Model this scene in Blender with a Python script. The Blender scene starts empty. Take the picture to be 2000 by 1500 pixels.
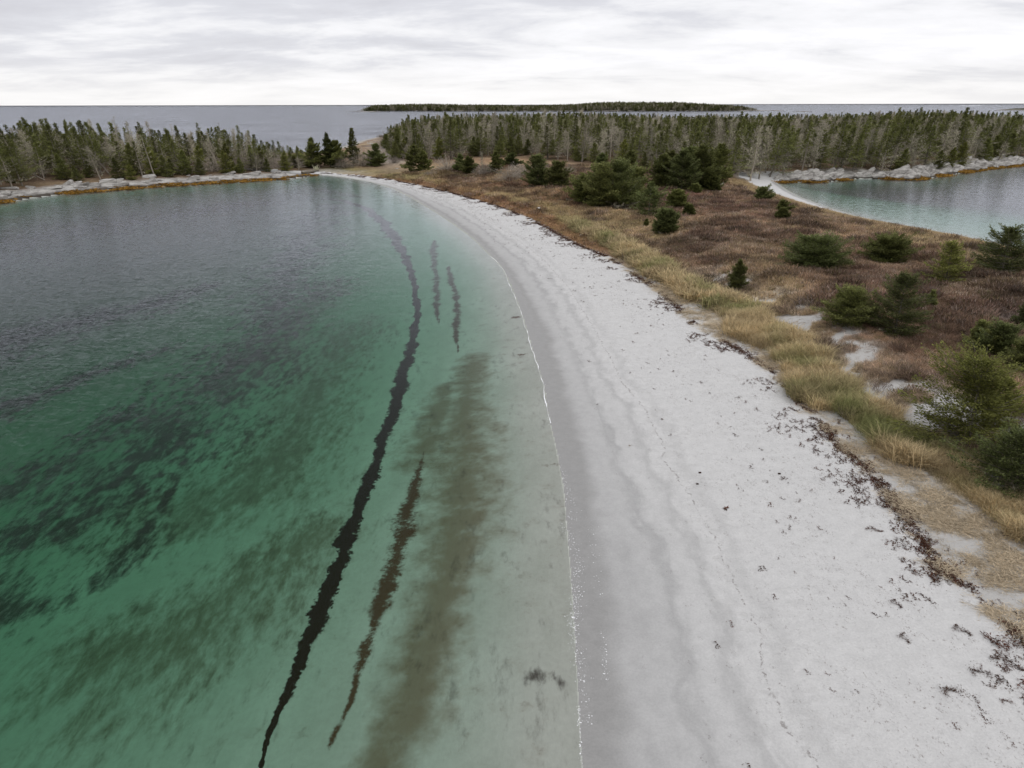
import bpy, math, random
import numpy as np
from mathutils import Matrix, Vector

S = bpy.context.scene
C = S.collection
R = math.radians

# ------------------------------------------------------------------ camera
CAM_H = 16.0
FPX = 1387.0
PITCH = math.atan(546.0 / FPX)
ROLL = R(-0.115)
cam_d = bpy.data.cameras.new('camera'); cam = bpy.data.objects.new('camera', cam_d); C.objects.link(cam)
cam_d.sensor_width = 36; cam_d.lens = FPX / 2000 * 36; cam_d.clip_start = 0.5; cam_d.clip_end = 120000
MW = Matrix.Rotation(math.pi / 2 - PITCH, 4, 'X') @ Matrix.Rotation(ROLL, 4, 'Z')
MW.translation = Vector((0, 0, CAM_H)); cam.matrix_world = MW
S.camera = cam
RM = np.array([[MW[i][j] for j in range(3)] for i in range(3)])

# ------------------------------------------------------------------ sky
SUN_EL, SUN_ROT = R(48), R(150)
W = bpy.data.worlds.new("World"); S.world = W; W.use_nodes = True
nt = W.node_tree; nt.nodes.clear()
def wn(t, **k):
    n = nt.nodes.new(t)
    for a, b in k.items(): setattr(n, a, b)
    return n
def wl(a, b): nt.links.new(a, b)
def wm(op, a, b=None, c=None):
    n = wn('ShaderNodeMath', operation=op)
    for i, v in enumerate((a, b, c)):
        if v is None: continue
        if isinstance(v, (int, float)): n.inputs[i].default_value = v
        else: wl(v, n.inputs[i])
    return n.outputs[0]
sky = wn('ShaderNodeTexSky', sky_type='NISHITA', sun_disc=False, sun_elevation=SUN_EL, sun_rotation=SUN_ROT)
tc = wn('ShaderNodeTexCoord'); sep = wn('ShaderNodeSeparateXYZ'); wl(tc.outputs['Generated'], sep.inputs[0])
zc = wm('ADD', wm('MAXIMUM', sep.outputs[2], 0.0), 0.15)          # cloud deck seen in perspective
cb = wn('ShaderNodeCombineXYZ')
wl(wm('DIVIDE', sep.outputs[0], zc), cb.inputs[0]); wl(wm('DIVIDE', sep.outputs[1], zc), cb.inputs[1])
def cloud(scale, det, rough, dist, off, sx=1.0):
    mp = wn('ShaderNodeMapping'); mp.inputs['Location'].default_value = (off, off * .7, 0)
    mp.inputs['Rotation'].default_value = (0, 0, R(8)); mp.inputs['Scale'].default_value = (sx, 1, 1)
    wl(cb.outputs[0], mp.inputs[0])
    n = wn('ShaderNodeTexNoise'); n.inputs['Scale'].default_value = scale; n.inputs['Detail'].default_value = det
    n.inputs['Roughness'].default_value = rough; n.inputs['Distortion'].default_value = dist
    wl(mp.outputs[0], n.inputs['Vector']); return n.outputs[0]
c1 = cloud(1.5, 10, 0.60, 0.25, 3.1, 0.72); c2 = cloud(0.42, 4, 0.5, 0.2, 7.7, 0.7)
cm = wm('ADD', wm('MULTIPLY', c1, 0.62), wm('MULTIPLY', c2, 0.38))
rp = wn('ShaderNodeValToRGB'); wl(cm, rp.inputs[0])
e = rp.color_ramp.elements
e[0].position = 0.34; e[0].color = (0.64, 0.635, 0.68, 1)
e[1].position = 0.62; e[1].color = (1.02, 1.01, 1.04, 1)
for p, c in ((0.44, (0.73, 0.73, 0.775, 1)), (0.51, (0.89, 0.885, 0.91, 1))):
    x = e.new(p); x.color = c
# thin pale band just above the horizon
hz = wn('ShaderNodeMapRange'); wl(sep.outputs[2], hz.inputs[0])
hz.inputs[1].default_value = 0.0; hz.inputs[2].default_value = 0.05; hz.inputs[3].default_value = 0.75; hz.inputs[4].default_value = 0.0
mx = wn('ShaderNodeMix', data_type='RGBA'); wl(hz.outputs[0], mx.inputs[0]); wl(rp.outputs[0], mx.inputs[6]); mx.inputs[7].default_value = (0.97, 0.955, 0.94, 1)
# overcast dome: brighter towards the zenith
zb = wn('ShaderNodeMapRange'); wl(sep.outputs[2], zb.inputs[0])
zb.inputs[1].default_value = 0.16; zb.inputs[2].default_value = 0.95; zb.inputs[3].default_value = 1.0; zb.inputs[4].default_value = 1.35
sc_ = wn('ShaderNodeVectorMath', operation='SCALE'); wl(mx.outputs[2], sc_.inputs[0]); wl(zb.outputs[0], sc_.inputs['Scale'])
bg1 = wn('ShaderNodeBackground'); wl(sky.outputs[0], bg1.inputs[0]); bg1.inputs[1].default_value = 0.08
bg2 = wn('ShaderNodeBackground'); wl(sc_.outputs[0], bg2.inputs[0]); bg2.inputs[1].default_value = 1.0
ms = wn('ShaderNodeMixShader'); ms.inputs[0].default_value = 0.93; wl(bg1.outputs[0], ms.inputs[1]); wl(bg2.outputs[0], ms.inputs[2])
wo = wn('ShaderNodeOutputWorld'); wl(ms.outputs[0], wo.inputs[0])

sun_d = bpy.data.lights.new('sun', 'SUN'); sun_d.energy = 0.6; sun_d.angle = R(25); sun_d.color = (1, 0.97, 0.93)
sun = bpy.data.objects.new('sun', sun_d); C.objects.link(sun)
sdv = Vector((math.sin(SUN_ROT) * math.cos(SUN_EL), math.cos(SUN_ROT) * math.cos(SUN_EL), math.sin(SUN_EL)))
sun.rotation_euler = (-sdv).to_track_quat('-Z', 'Y').to_euler(); sun.location = (0, 0, 60)

vs = S.view_settings; vs.view_transform = 'Standard'; vs.look = 'None'; vs.exposure = 0.10; vs.gamma = 1; vs.use_curve_mapping = False
S.render.engine = 'CYCLES'
S.cycles.max_bounces = 6; S.cycles.transparent_max_bounces = 8; S.cycles.diffuse_bounces = 3; S.cycles.glossy_bounces = 2
S.cycles.volume_bounces = 0; S.cycles.caustics_reflective = False; S.cycles.caustics_refractive = False

# ------------------------------------------------------------------ pixel <-> world
def ray(px, py):
    px = np.asarray(px, float); py = np.asarray(py, float)
    d = np.stack([px - 1000, 750 - py, np.full_like(px, -FPX)], -1)
    return d @ RM.T
def at(px, py, z=0.0):
    d = ray(px, py); t = (z - CAM_H) / d[..., 2]
    return np.stack([d[..., 0] * t, d[..., 1] * t, np.broadcast_to(z, t.shape)], -1)
def pix(P):
    q = (P - np.array([0, 0, CAM_H])) @ RM
    w = np.minimum(q[..., 2], -1e-3)
    return 1000 + FPX * q[..., 0] / -w, 750 - FPX * q[..., 1] / -w, q[..., 2] < -0.5
def line(pts, z=0.0):
    a = np.array(pts, float); return at(a[:, 0], a[:, 1], z)[:, :2]

# ------------------------------------------------------------------ numpy noise
def hash2(ix, iy, seed):
    h = (ix.astype(np.int64) * 374761393 + iy.astype(np.int64) * 668265263 + seed * 982451653) & 0xffffffff
    h = ((h ^ (h >> 13)) * 1274126177) & 0xffffffff
    return ((h ^ (h >> 16)) & 0xffff) / 65535.0
def vnoise(x, y, seed=0):
    ix, iy = np.floor(x), np.floor(y); fx, fy = x - ix, y - iy
    fx = fx * fx * (3 - 2 * fx); fy = fy * fy * (3 - 2 * fy)
    a = hash2(ix, iy, seed); b = hash2(ix + 1, iy, seed); c = hash2(ix, iy + 1, seed); d = hash2(ix + 1, iy + 1, seed)
    return (a * (1 - fx) + b * fx) * (1 - fy) + (c * (1 - fx) + d * fx) * fy
def fbm(x, y, s, o=4, seed=0):
    r = 0; a = 1; t = 0
    for i in range(o):
        r = r + a * vnoise(x / s + 17.3 * i, y / s - 9.1 * i, seed + i); t += a; a *= .5; s *= .5
    return r / t
def sstep(x, a, b):
    t = np.clip((x - a) / (b - a), 0, 1); return t * t * (3 - 2 * t)

# ------------------------------------------------------------------ distances
def dist_poly(P, pts, extra=None):
    """distance from points P (n,2) to polyline pts; extra: per-vertex value interpolated at the closest point"""
    best = np.full(len(P), 1e18); ex = np.zeros(len(P))
    for i in range(len(pts) - 1):
        a, b = pts[i], pts[i + 1]; ab = b - a; l2 = max(ab @ ab, 1e-9)
        t = np.clip(((P - a) @ ab) / l2, 0, 1); q = P - (a + t[:, None] * ab); d = (q * q).sum(1)
        m = d < best; best[m] = d[m]
        if extra is not None: ex[m] = (extra[i] + t * (extra[i + 1] - extra[i]))[m]
    d = np.sqrt(best); return (d, ex) if extra is not None else d
def inside(P, poly):
    x, y = P[:, 0], P[:, 1]; r = np.zeros(len(P), bool); n = len(poly)
    for i in range(n):
        x1, y1 = poly[i]; x2, y2 = poly[(i + 1) % n]
        if y1 == y2: continue
        c = ((y1 > y) != (y2 > y)) & (x < (x2 - x1) * (y - y1) / (y2 - y1) + x1)
        r ^= c
    return r

# traced waterlines (photo pixels), projected on the sea level
BEACH = [(1136,1500),(1130,1400),(1122,1250),(1112,1100),(1100,960),(1086,880),(1072,820),(1060,750),(1041,690),(1020,620),(1000,565),(981,525),(962,505),(925,468),(892,443),(850,415),(800,385),(765,368),(725,356),(680,348),(640,343),(612,342)]
ROCKL = [(612,342),(590,347),(560,350),(500,354),(430,358),(350,362),(280,367),(200,373),(130,379),(60,388),(0,397),(-120,416),(-300,450)]
BEACHR = [(1517,357),(1540,373),(1566,386),(1615,404),(1671,421),(1755,441),(1840,457),(1930,473),(2010,490),(2150,520)]
ROCKR = [(1517,357),(1560,356.5),(1615,355.5),(1650,352),(1678,349.5),(1730,350),(1790,351.5),(1825,347),(1860,341),(1930,330.5),(2000,323),(2150,308)]
BACK = [(-700,292),(0,292),(300,296),(520,303),(590,305),(640,296),(690,279),(730,270),(750,264),(790,250),(900,243),(1200,240),(1600,241),(2000,244),(2150,248),(2300,262)]
bL = line(BEACH); bL = np.vstack([[[2.6, 4.0], [3.4, -12], [6, -40]], bL]); rL = line(ROCKL); rL = np.vstack([rL, [[-330, 90]]])
bR = line(BEACHR); bR = np.vstack([bR, [[95, 30], [110, -40]]]); rR = line(ROCKR)
bk = line(BACK)
land = np.vstack([bL, rL[1:], bk, rR[::-1], bR[1:]])
LINES = {'bl': bL, 'rl': rL, 'br': bR, 'rr': rR, 'bk': bk}
# cross-beach lines
D_PX = [(600,337),(640,338),(700,343),(760,350),(820,362),(880,376),(930,390),(980,405),(1030,425),(1070,445),(1110,468),(1150,487),(1190,502),(1230,530),(1270,555),(1310,585),(1340,620),(1380,650),(1450,685),(1500,720),(1550,770),(1600,820),(1640,870),(1700,920),(1740,970),(1790,1030),(1830,1100),(1880,1150),(1940,1200),(2000,1255),(2100,1350),(2250,1500)]
G_PX = [(600,335),(700,340),(820,355),(930,378),(1030,405),(1110,440),(1170,474),(1215,503),(1260,530),(1300,552),(1350,580),(1400,610),(1450,650),(1500,685),(1545,730),(1590,775),(1660,825),(1720,865),(1780,900),(1850,955),(1900,985),(1960,1010),(2000,1035),(2150,1120),(2300,1250)]
W_PX = [(1182,1500),(1186,1400),(1180,1250),(1162,1100),(1143,960),(1112,830),(1092,750),(1062,650),(1032,590),(1002,540),(985,515),(940,470),(880,425),(800,380),(760,364),(700,351),(640,345),(605,341)]
S_PX = [(1600,1500),(1545,1430),(1530,1405),(1500,1340),(1482,1290),(1490,1240),(1450,1170),(1412,1095),(1404,1060),(1372,1012),(1350,972),(1325,932),(1291,895),(1300,878),(1275,830),(1255,792),(1216,748),(1192,700),(1160,640),(1110,560),(1060,505),(1000,460),(910,405),(820,370),(740,351),(660,342),(605,339)]

def prof(xs, ys):
    return lambda d: np.interp(d, xs, ys)
P_BL = prof([-9000,-1500,-250,-70,-30,-12,-5,-1.5,0,3,12,15,18,22,28,60,400],[-24,-18,-7,-4.2,-2.7,-1.35,-.62,-.10,0,.19,.88,1.12,1.35,2.0,1.75,2.0,3.0])
P_RL = prof([-9000,-1500,-250,-70,-20,-5,0,1.5,3,6,12,30,400],[-24,-18,-6,-3.4,-2.6,-1.0,0,.25,.55,.9,1.4,2.0,3.0])
P_BR = prof([-9000,-1500,-250,-70,-20,-5,0,2,4,8,14,60,400],[-24,-18,-6,-1.4,-.6,-.25,0,.25,.7,1.5,1.8,2.0,3.0])
P_RR = prof([-9000,-1500,-250,-70,-15,-3,0,2,5,8,14,30,400],[-24,-18,-6,-4.0,-3.0,-1.0,0,.6,1.3,1.7,2.1,2.7,3.0])
P_BK = prof([-9000,-1500,-250,-70,-15,-3,0,2,5,8,14,30,400],[-24,-18,-9,-6.0,-3.0,-1.0,0,.6,1.2,1.5,1.9,2.2,3.0])
PR = {'bl': P_BL, 'rl': P_RL, 'br': P_BR, 'rr': P_RR, 'bk': P_BK}
def fields(P):
    """P (n,2) -> dict of signed distances and height"""
    ins = inside(P, land); sg = np.where(ins, 1.0, -1.0)
    F = {}; ws = 0; z = 0; near = np.full(len(P), 1e9)
    for k, l in LINES.items():
        d = dist_poly(P, l); F[k] = d; near = np.minimum(near, d)
    for k in LINES:
        w = ((near + .6) / (F[k] + .6)) ** 4; z = z + w * PR[k](sg * F[k]); ws = ws + w
        F['w_' + k] = w
    for k in LINES: F['w_' + k] = F['w_' + k] / ws
    z = z / ws; F['sd'] = near * sg; F['ins'] = ins
    x, y = P[:, 0], P[:, 1]
    inl = sstep(F['sd'], 12, 24)
    z = z + inl * ((fbm(x, y, 9, 3, 5) - .5) * 1.1 + (fbm(x, y, 40, 2, 9) - .5) * .8)
    z = z + sstep(F['sd'], 1, 14) * (fbm(x, y, 2.2, 2, 11) - .5) * .10
    rk = sstep(F['sd'], .0, 1.5) * (1 - sstep(F['sd'], 9, 16)) * (F['w_rl'] * .4 + F['w_rr'])
    rn = fbm(x * .6 + y * .8, y * .6 - x * .8, 4.0, 4, 21)
    z = z + rk * (np.abs(rn - .5) * 2.6 - .2)
    F['z'] = z; return F
def height(P): return fields(P)['z']
def atg(px, py, it=7):
    """pixel -> point on the ground sheet"""
    px = np.atleast_1d(np.asarray(px, float)); py = np.atleast_1d(np.asarray(py, float)); z = np.zeros(len(px))
    for i in range(it):
        p = at(px, py, z); z = z * .3 + .7 * height(p[:, :2])
    p = at(px, py, z); p[:, 2] = height(p[:, :2]); return p

def side_sd(P, px_line, far):
    """signed distance to an open cross-beach line, positive on the land side"""
    a = np.array(px_line, float); l = atg(a[:, 0], a[:, 1])[:, :2]
    if px_line[0][1] > px_line[-1][1]: l = l[::-1]           # far end first
    poly = np.vstack([l, [[l[-1, 0] + .5, -200]], [[900, -200]], [[900, l[0, 1] + 600]], [[l[0, 0] - 700, l[0, 1] + 600]], [[l[0, 0] - 700, l[0, 1]]]])
    l2 = np.vstack([l, [[l[-1, 0] + .5, -200]]])
    return dist_poly(P, l2) * np.where(inside(P, poly), 1, -1)

# underwater weed strokes: (px, py, half width px)
def stroke(pts):
    a = np.array(pts, float); p = atg(a[:, 0], a[:, 1]); dep = np.linalg.norm(p - np.array([0, 0, CAM_H]), axis=1)
    return p[:, :2], a[:, 2] / FPX * dep
def stroke2(f, pts, wob=.32, var=.35, sp=.55, taper=True):
    # weed lines wander, swell and thin out along their length
    a, b = stroke(pts); b = b * f; d = np.concatenate([[0], np.cumsum(np.linalg.norm(np.diff(a, axis=0), axis=1))]); s = np.arange(0, d[-1], sp)
    q = np.column_stack([np.interp(s, d, a[:, 0]), np.interp(s, d, a[:, 1])]); w = np.interp(s, d, b); t = np.gradient(q, axis=0); t /= np.linalg.norm(t, axis=1)[:, None] + 1e-9
    o = (vnoise(s / 1.7, s * 0, 3) - .5) * 2.2 * wob + (vnoise(s / .7, s * 0, 8) - .5) * wob * 1.3; q = q + np.column_stack([-t[:, 1], t[:, 0]]) * (o * w)[:, None]
    w = w * (1 - var + 2 * var * vnoise(s / 1.3, s * 0, 13))
    if taper: e = np.minimum(s, s[-1] - s); w = w * (.25 + .75 * np.clip(e / 3.5, 0, 1))
    return q, w
BAND = stroke2(.80, [(500,1530,12),(512,1490,13),(520,1440,14),(560,1370,18),(590,1290,20),(605,1250,20),(640,1160,19),(668,1080,19),(698,1000,17),(714,950,17),(736,890,19),(757,830,18),(778,770,17),(797,700,14),(809,650,10),(815,610,8),(810,560,8),(796,510,9),(775,470,13),(745,430,11),(710,405,8),(670,392,6),(620,387,6)])
MID = [stroke2(.72, [(640,1460,22),(690,1360,22),(730,1230,22),(765,1120,24),(795,1010,26),(808,950,17),(825,880,12)]),
       stroke2(1.2, [(895,690,5),(891,640,6),(893,600,5),(885,560,6),(873,520,6)]),
       stroke2(1.1, [(857,635,6),(853,590,6),(852,550,6),(846,500,7),(848,470,7)]),
       stroke([(1040,912,5),(1092,909,5)]), stroke([(1015,693,4),(1040,692,4)]), stroke([(1000,620,3),(1014,620,3)])]
CLOUD = [stroke([(740,1500,50),(800,1400,75),(830,1300,65),(862,1180,62),(895,1050,84),(908,950,86),(905,850,72),(912,770,42),(925,700,30)]), stroke([(820,900,50),(850,820,40),(870,760,30)])]
EEL = [stroke2(1.5, [(1035,1320,8),(1075,1316,12),(1105,1338,9)], taper=False), stroke2(1.45, [(640,400,40),(600,470,40),(570,540,45),(515,640,52),(460,700,60),(400,770,72),(330,840,78),(260,900,70),(180,970,85),(90,1040,85),(-60,1120,110)]),
       stroke([(330,960,30),(300,1010,28),(250,1090,45),(200,1140,25)]),
       stroke([(-80,1180,120),(30,1190,80)]), stroke([(0,960,90),(150,890,80),(260,800,60)]),
       stroke([(-100,500,160),(150,450,90),(350,420,60),(480,400,40)]), stroke([(-100,700,160),(100,640,100),(280,600,70),(400,560,40)]),
       stroke([(620,370,12),(700,385,10)]), stroke([(0,800,60),(150,740,40),(330,680,40)])]
FAINT = [stroke([(300,1000,150),(520,950,150),(600,800,110),(680,640,90)]), stroke([(250,1300,200),(450,1200,160),(600,1050,110)]), stroke([(520,700,90),(640,560,70)])]
def smask(P, strokes, soft=1.0):
    r = np.zeros(len(P))
    for l, w in strokes:
        d, ww = dist_poly(P, l, w); r = np.maximum(r, 1.5 - d / np.maximum(ww, .02) * soft)
    return np.clip(r, -1, 1.5)

# ------------------------------------------------------------------ ground cover
COV = {  # real surface colours
 'tan': (0.39, 0.30, 0.175), 'heath': (0.205, 0.130, 0.095), 'orange': (0.26, 0.16, 0.088), 'green': (0.16, 0.155, 0.055),
 'dark': (0.10, 0.080, 0.058), 'floor': (0.115, 0.078, 0.05), 'beige': (0.50, 0.43, 0.33), 'sand': (0.48, 0.475, 0.46), 'rock': (0.36, 0.345, 0.32), 'red': (0.26, 0.06, 0.05)}
BLOBS = [  # px, py, rx, ry, type, weight : patches seen on the ground
 (1390,485,75,16,'dark',3),(1640,432,70,14,'dark',2.5),(1480,450,120,30,'heath',1.5),(1500,400,110,28,'heath',1.5),(1400,410,80,25,'heath',2),(1365,384,22,4,'red',2.0),(1410,413,36,6,'red',.8),
 (1600,480,130,50,'heath',1.2),(1750,620,150,60,'heath',2.0),(1650,560,80,40,'heath',1.5),(1850,700,150,60,'heath',2),(1720,740,90,50,'heath',1.6),(1960,600,100,60,'dark',1.2),(1790,540,160,12,'dark',1.4),
 (1560,380,60,18,'tan',1.5),(1540,560,60,60,'tan',1.2),(1500,500,140,18,'tan',1.2),(1440,620,70,40,'tan',2),(1560,640,60,60,'tan',1.5),(1700,450,160,14,'tan',1.8),(1850,475,120,12,'tan',2),
 (1430,370,30,14,'heath',1),(1600,410,60,12,'tan',1.5),(1950,560,60,10,'tan',1.5),(1850,790,110,60,'heath',1.2),
 (1050,395,220,30,'orange',1.4),(900,365,150,16,'orange',1.8),(1010,425,90,16,'orange',1.6),(760,344,80,6,'orange',1.2),(700,333,110,5,'green',2),(820,345,120,6,'green',1.2),(1150,430,60,16,'green',.8),
 (960,316,130,9,'orange',3),(780,325,60,6,'orange',2),(1330,330,80,12,'orange',1.5),(1300,395,60,16,'heath',1.2),(1150,415,70,10,'tan',1.2),(1200,450,80,20,'tan',1.4),(1050,380,80,8,'tan',1.0),
 (560,330,60,6,'orange',1.4),(430,340,90,5,'orange',1.2),(160,358,60,4,'tan',1.2),(660,331,60,4,'green',1.5),
 (1620,720,50,26,'sand',1.6),(1700,800,60,24,'sand',1.2),(1960,625,34,7,'sand',2.5),(1950,1010,60,40,'sand',.6),(1860,880,60,40,'dark',.8),(1900,905,50,25,'heath',.8)]
FOR_R = line([(750,285),(765,312),(850,314),(950,307),(1040,306),(1120,318),(1240,330),(1300,340),(1420,346),(1500,347),(1600,345),(1700,342),(1800,333),(1900,322),(2000,307),(2150,296),(2300,285),(2200,256),(1800,250),(1200,248),(900,250),(800,254),(765,262)], 2.0)
FOR_L = line([(-500,410),(-150,375),(0,366),(60,356),(130,350),(230,346),(330,340),(450,334),(540,328),(592,323),(592,306),(400,304),(100,302),(-700,300)], 1.8)
def brw(P):
    c0 = rR[0]; return 4.6 + 5.5 * np.exp(-np.hypot(P[:, 0] - c0[0], P[:, 1] - c0[1]) / 16.)
def cover(P, F):
    n = len(P); x, y = P[:, 0], P[:, 1]
    px, py, ok = pix(np.column_stack([x, y, F['z']]))
    wt = {k: np.zeros(n) for k in COV}
    sD, sG = F['sD'], F['sG']
    up = np.where(ok, sstep(py, 560, 470), 0)              # distant part of the beach has no sparse zone
    gap = sstep(sD, -.2, .6) * (1 - sstep(sG, -.4, .6))
    wt['sand'] += (1 - sstep(sD, -.3, .3)) * 8 + gap * (1 - up) * (1.5 * fbm(x, y, 2.0, 3, 31) + .2)
    wt['beige'] += gap * (1 - up) * .7 * fbm(x, y, 1.6, 3, 33); wt['orange'] += gap * up * 2
    ridge = sstep(sG, -.3, .5) * (1 - sstep(sG, 2.5, 4.5))
    inn = sstep(sG, 1.5, 4.5)
    wt['tan'] += ridge * 1.6 + inn * 1.3 * sstep(fbm(x, y, 7, 4, 41), .38, .62)
    wt['green'] += ridge * .8 * fbm(x, y, 2, 3, 43) + inn * .15
    wt['heath'] += inn * (.5 + 1.3 * sstep(fbm(x, y, 9, 4, 47), .42, .6))
    opn = sstep(sG, 1.5, 2.2) * (1 - sstep(sG, 5, 7)) * (y < 66); wt['sand'] += opn * 9 * sstep(fbm(x, y, 1.5, 4, 35), .47, .56); wt['beige'] += opn * 1.5
    wt['dark'] += inn * .8 * sstep(fbm(x, y, 6, 4, 53), .58, .7)
    nr = F['br'] / brw(P) * 3.6; wt['tan'] += (1 - sstep(nr, 5, 13)) * 3 * sstep(nr, 1, 3)
    wt['sand'] += (1 - sstep(nr, 3.2, 5)) * 20
    for bx, by, rx, ry, t, w in BLOBS:
        g = np.exp(-(((px - bx) / rx) ** 2 + ((py - by) / ry) ** 2)) * w * ok * sstep(sD, .0, 1.0) * inside_soft
        wt[t] += g * (0.55 + .9 * fbm(x, y, 3, 3, 61))
    fo = np.clip(sstep(-F['fd'], -6, 1), 0, 1)
    wt['floor'] += fo * 12
    rk = (1 - sstep(F['sd'] + (fbm(x, y, 5, 3, 71) - .5) * 6, 6, 9)) * (F['w_rl'] + F['w_rr'] + F['w_bk'])
    wt['rock'] += rk * 20 + (8 * np.exp(-(((px - 765) / 26) ** 2 + ((py - 296) / 22) ** 2)) * ok)
    tot = sum(wt.values()) + 1e-6
    col = sum(wt[k][:, None] * np.array(COV[k]) for k in COV) / tot[:, None]
    return col, {k: wt[k] / tot for k in COV}
inside_soft = 1.0
def all_fields(P):
    F = fields(P); F['sD'] = side_sd(P, D_PX, 0); F['sG'] = side_sd(P, G_PX, 0)
    wl_ = sstep(F['w_rl'] / (F['w_rl'] + F['w_bl'] + 1e-6), .3, .7)
    F['sD'] = F['sD'] * (1 - wl_) + (F['sd'] - 5) * wl_; F['sG'] = F['sG'] * (1 - wl_) + (F['sd'] - 8) * wl_
    F['fd'] = np.minimum(dist_poly(P, np.vstack([FOR_R, FOR_R[:1]])) * np.where(inside(P, FOR_R), -1, 1), dist_poly(P, np.vstack([FOR_L, FOR_L[:1]])) * np.where(inside(P, FOR_L), -1, 1))
    return F

# ------------------------------------------------------------------ object helpers
def tag(o, label=None, cat=None, group=None, kind=None):
    if label: o['label'] = label
    if cat: o['category'] = cat
    if group: o['group'] = group
    if kind: o['kind'] = kind
    return o
def mk_mesh(name, V, faces, mat=None, smooth=False, attrs=None, mats=None):
    """faces: (n,3) or (n,4) int array, or list of such arrays"""
    fl = faces if isinstance(faces, list) else [faces]
    fl = [np.asarray(f, np.int32) for f in fl if len(f)]
    V = np.asarray(V, np.float32)
    loops = np.concatenate([f.ravel() for f in fl]); tot = np.concatenate([np.full(len(f), f.shape[1], np.int32) for f in fl])
    st = np.concatenate([[0], np.cumsum(tot)[:-1]]).astype(np.int32)
    m = bpy.data.meshes.new(name); m.vertices.add(len(V)); m.vertices.foreach_set('co', V.ravel())
    m.loops.add(len(loops)); m.loops.foreach_set('vertex_index', loops); m.polygons.add(len(tot)); m.polygons.foreach_set('loop_start', st)
    m.polygons.foreach_set('loop_total', tot)
    if attrs:
        for k, v in attrs.items():
            v = np.asarray(v, np.float32)
            if v.ndim == 1: a = m.attributes.new(k, 'FLOAT', 'POINT'); a.data.foreach_set('value', v)
            else:
                a = m.attributes.new(k, 'FLOAT_COLOR', 'POINT'); a.data.foreach_set('color', np.column_stack([v, np.ones(len(v))]).astype(np.float32).ravel())
    m.update(calc_edges=True); m.validate()
    if smooth: m.polygons.foreach_set('use_smooth', np.ones(len(m.polygons), bool))
    if mat: m.materials.append(mat)
    return m
def obj(name, mesh, parent=None, loc=None):
    o = bpy.data.objects.new(name, mesh); C.objects.link(o)
    if parent: o.parent = parent
    if loc is not None: o.location = loc
    return o
def empty(name, loc, rz=0):
    o = bpy.data.objects.new(name, None); C.objects.link(o); o.location = loc; o.rotation_euler = (0, 0, rz); o.empty_display_size = .3; return o

# ------------------------------------------------------------------ material helper
class NT:
    def __init__(s, name, rough=.9, spec=.2):
        s.m = bpy.data.materials.new(name); s.m.use_nodes = True; s.t = s.m.node_tree; s.t.nodes.clear()
        s.out = s.t.nodes.new('ShaderNodeOutputMaterial'); s.b = s.t.nodes.new('ShaderNodeBsdfPrincipled')
        s.b.inputs['Roughness'].default_value = rough; s.b.inputs['Specular IOR Level'].default_value = spec
        s.l(s.b.outputs[0], s.out.inputs[0]); s.geo = None
    def l(s, a, b): s.t.links.new(a, b)
    def n(s, t, **k):
        x = s.t.nodes.new(t)
        for a, b in k.items(): setattr(x, a, b)
        return x
    def put(s, i, v):
        if isinstance(v, (int, float)): i.default_value = v
        elif isinstance(v, tuple): i.default_value = v if len(v) != 3 or i.type == 'VECTOR' else v + (1,)
        else: s.l(v, i)
    def math(s, op, a, b=0, c=0, clamp=False):
        x = s.n('ShaderNodeMath', operation=op, use_clamp=clamp); s.put(x.inputs[0], a); s.put(x.inputs[1], b)
        if op in ('MULTIPLY_ADD', 'SMOOTH_MIN'): s.put(x.inputs[2], c)
        return x.outputs[0]
    def pos(s):
        if not s.geo: s.geo = s.n('ShaderNodeNewGeometry')
        return s.geo.outputs['Position']
    def attr(s, name, typ='GEOMETRY', out='Fac'):
        x = s.n('ShaderNodeAttribute', attribute_name=name, attribute_type=typ); return x.outputs[out]
    def mapping(s, vec, scale=(1,1,1), rot=(0,0,0), loc=(0,0,0)):
        x = s.n('ShaderNodeMapping'); s.l(vec, x.inputs[0]); x.inputs['Scale'].default_value = scale; x.inputs['Rotation'].default_value = rot; x.inputs['Location'].default_value = loc
        return x.outputs[0]
    def noise(s, scale, detail=4, rough=.5, vec=None, dist=0, col=False):
        x = s.n('ShaderNodeTexNoise'); x.inputs['Scale'].default_value = scale; x.inputs['Detail'].default_value = detail
        x.inputs['Roughness'].default_value = rough; x.inputs['Distortion'].default_value = dist
        s.l(vec if vec is not None else s.pos(), x.inputs['Vector']); return x.outputs[1 if col else 0]
    def step(s, v, a, b, lo=0., hi=1.):
        x = s.n('ShaderNodeMapRange', interpolation_type='SMOOTHSTEP'); s.put(x.inputs[0], v)
        for i, q in zip((1, 2, 3, 4), (a, b, lo, hi)): s.put(x.inputs[i], q)
        return x.outputs[0]
    def mix(s, f, a, b, mode='MIX'):
        x = s.n('ShaderNodeMix', data_type='RGBA', blend_type=mode); s.put(x.inputs[0], f); s.put(x.inputs[6], a); s.put(x.inputs[7], b); return x.outputs[2]
    def scale(s, c, f):
        x = s.n('ShaderNodeVectorMath', operation='SCALE'); s.put(x.inputs[0], c); s.put(x.inputs['Scale'], f); return x.outputs[0]
    def color(s, c): s.put(s.b.inputs['Base Color'], c); return s
    def bump(s, h, strength=.5, dist=.1, to=None):
        x = s.n('ShaderNodeBump'); x.inputs['Strength'].default_value = strength; x.inputs['Distance'].default_value = dist; s.l(h, x.inputs['Height'])
        s.l(x.outputs[0], (to or s.b.inputs['Normal'])); return x.outputs[0]

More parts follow.
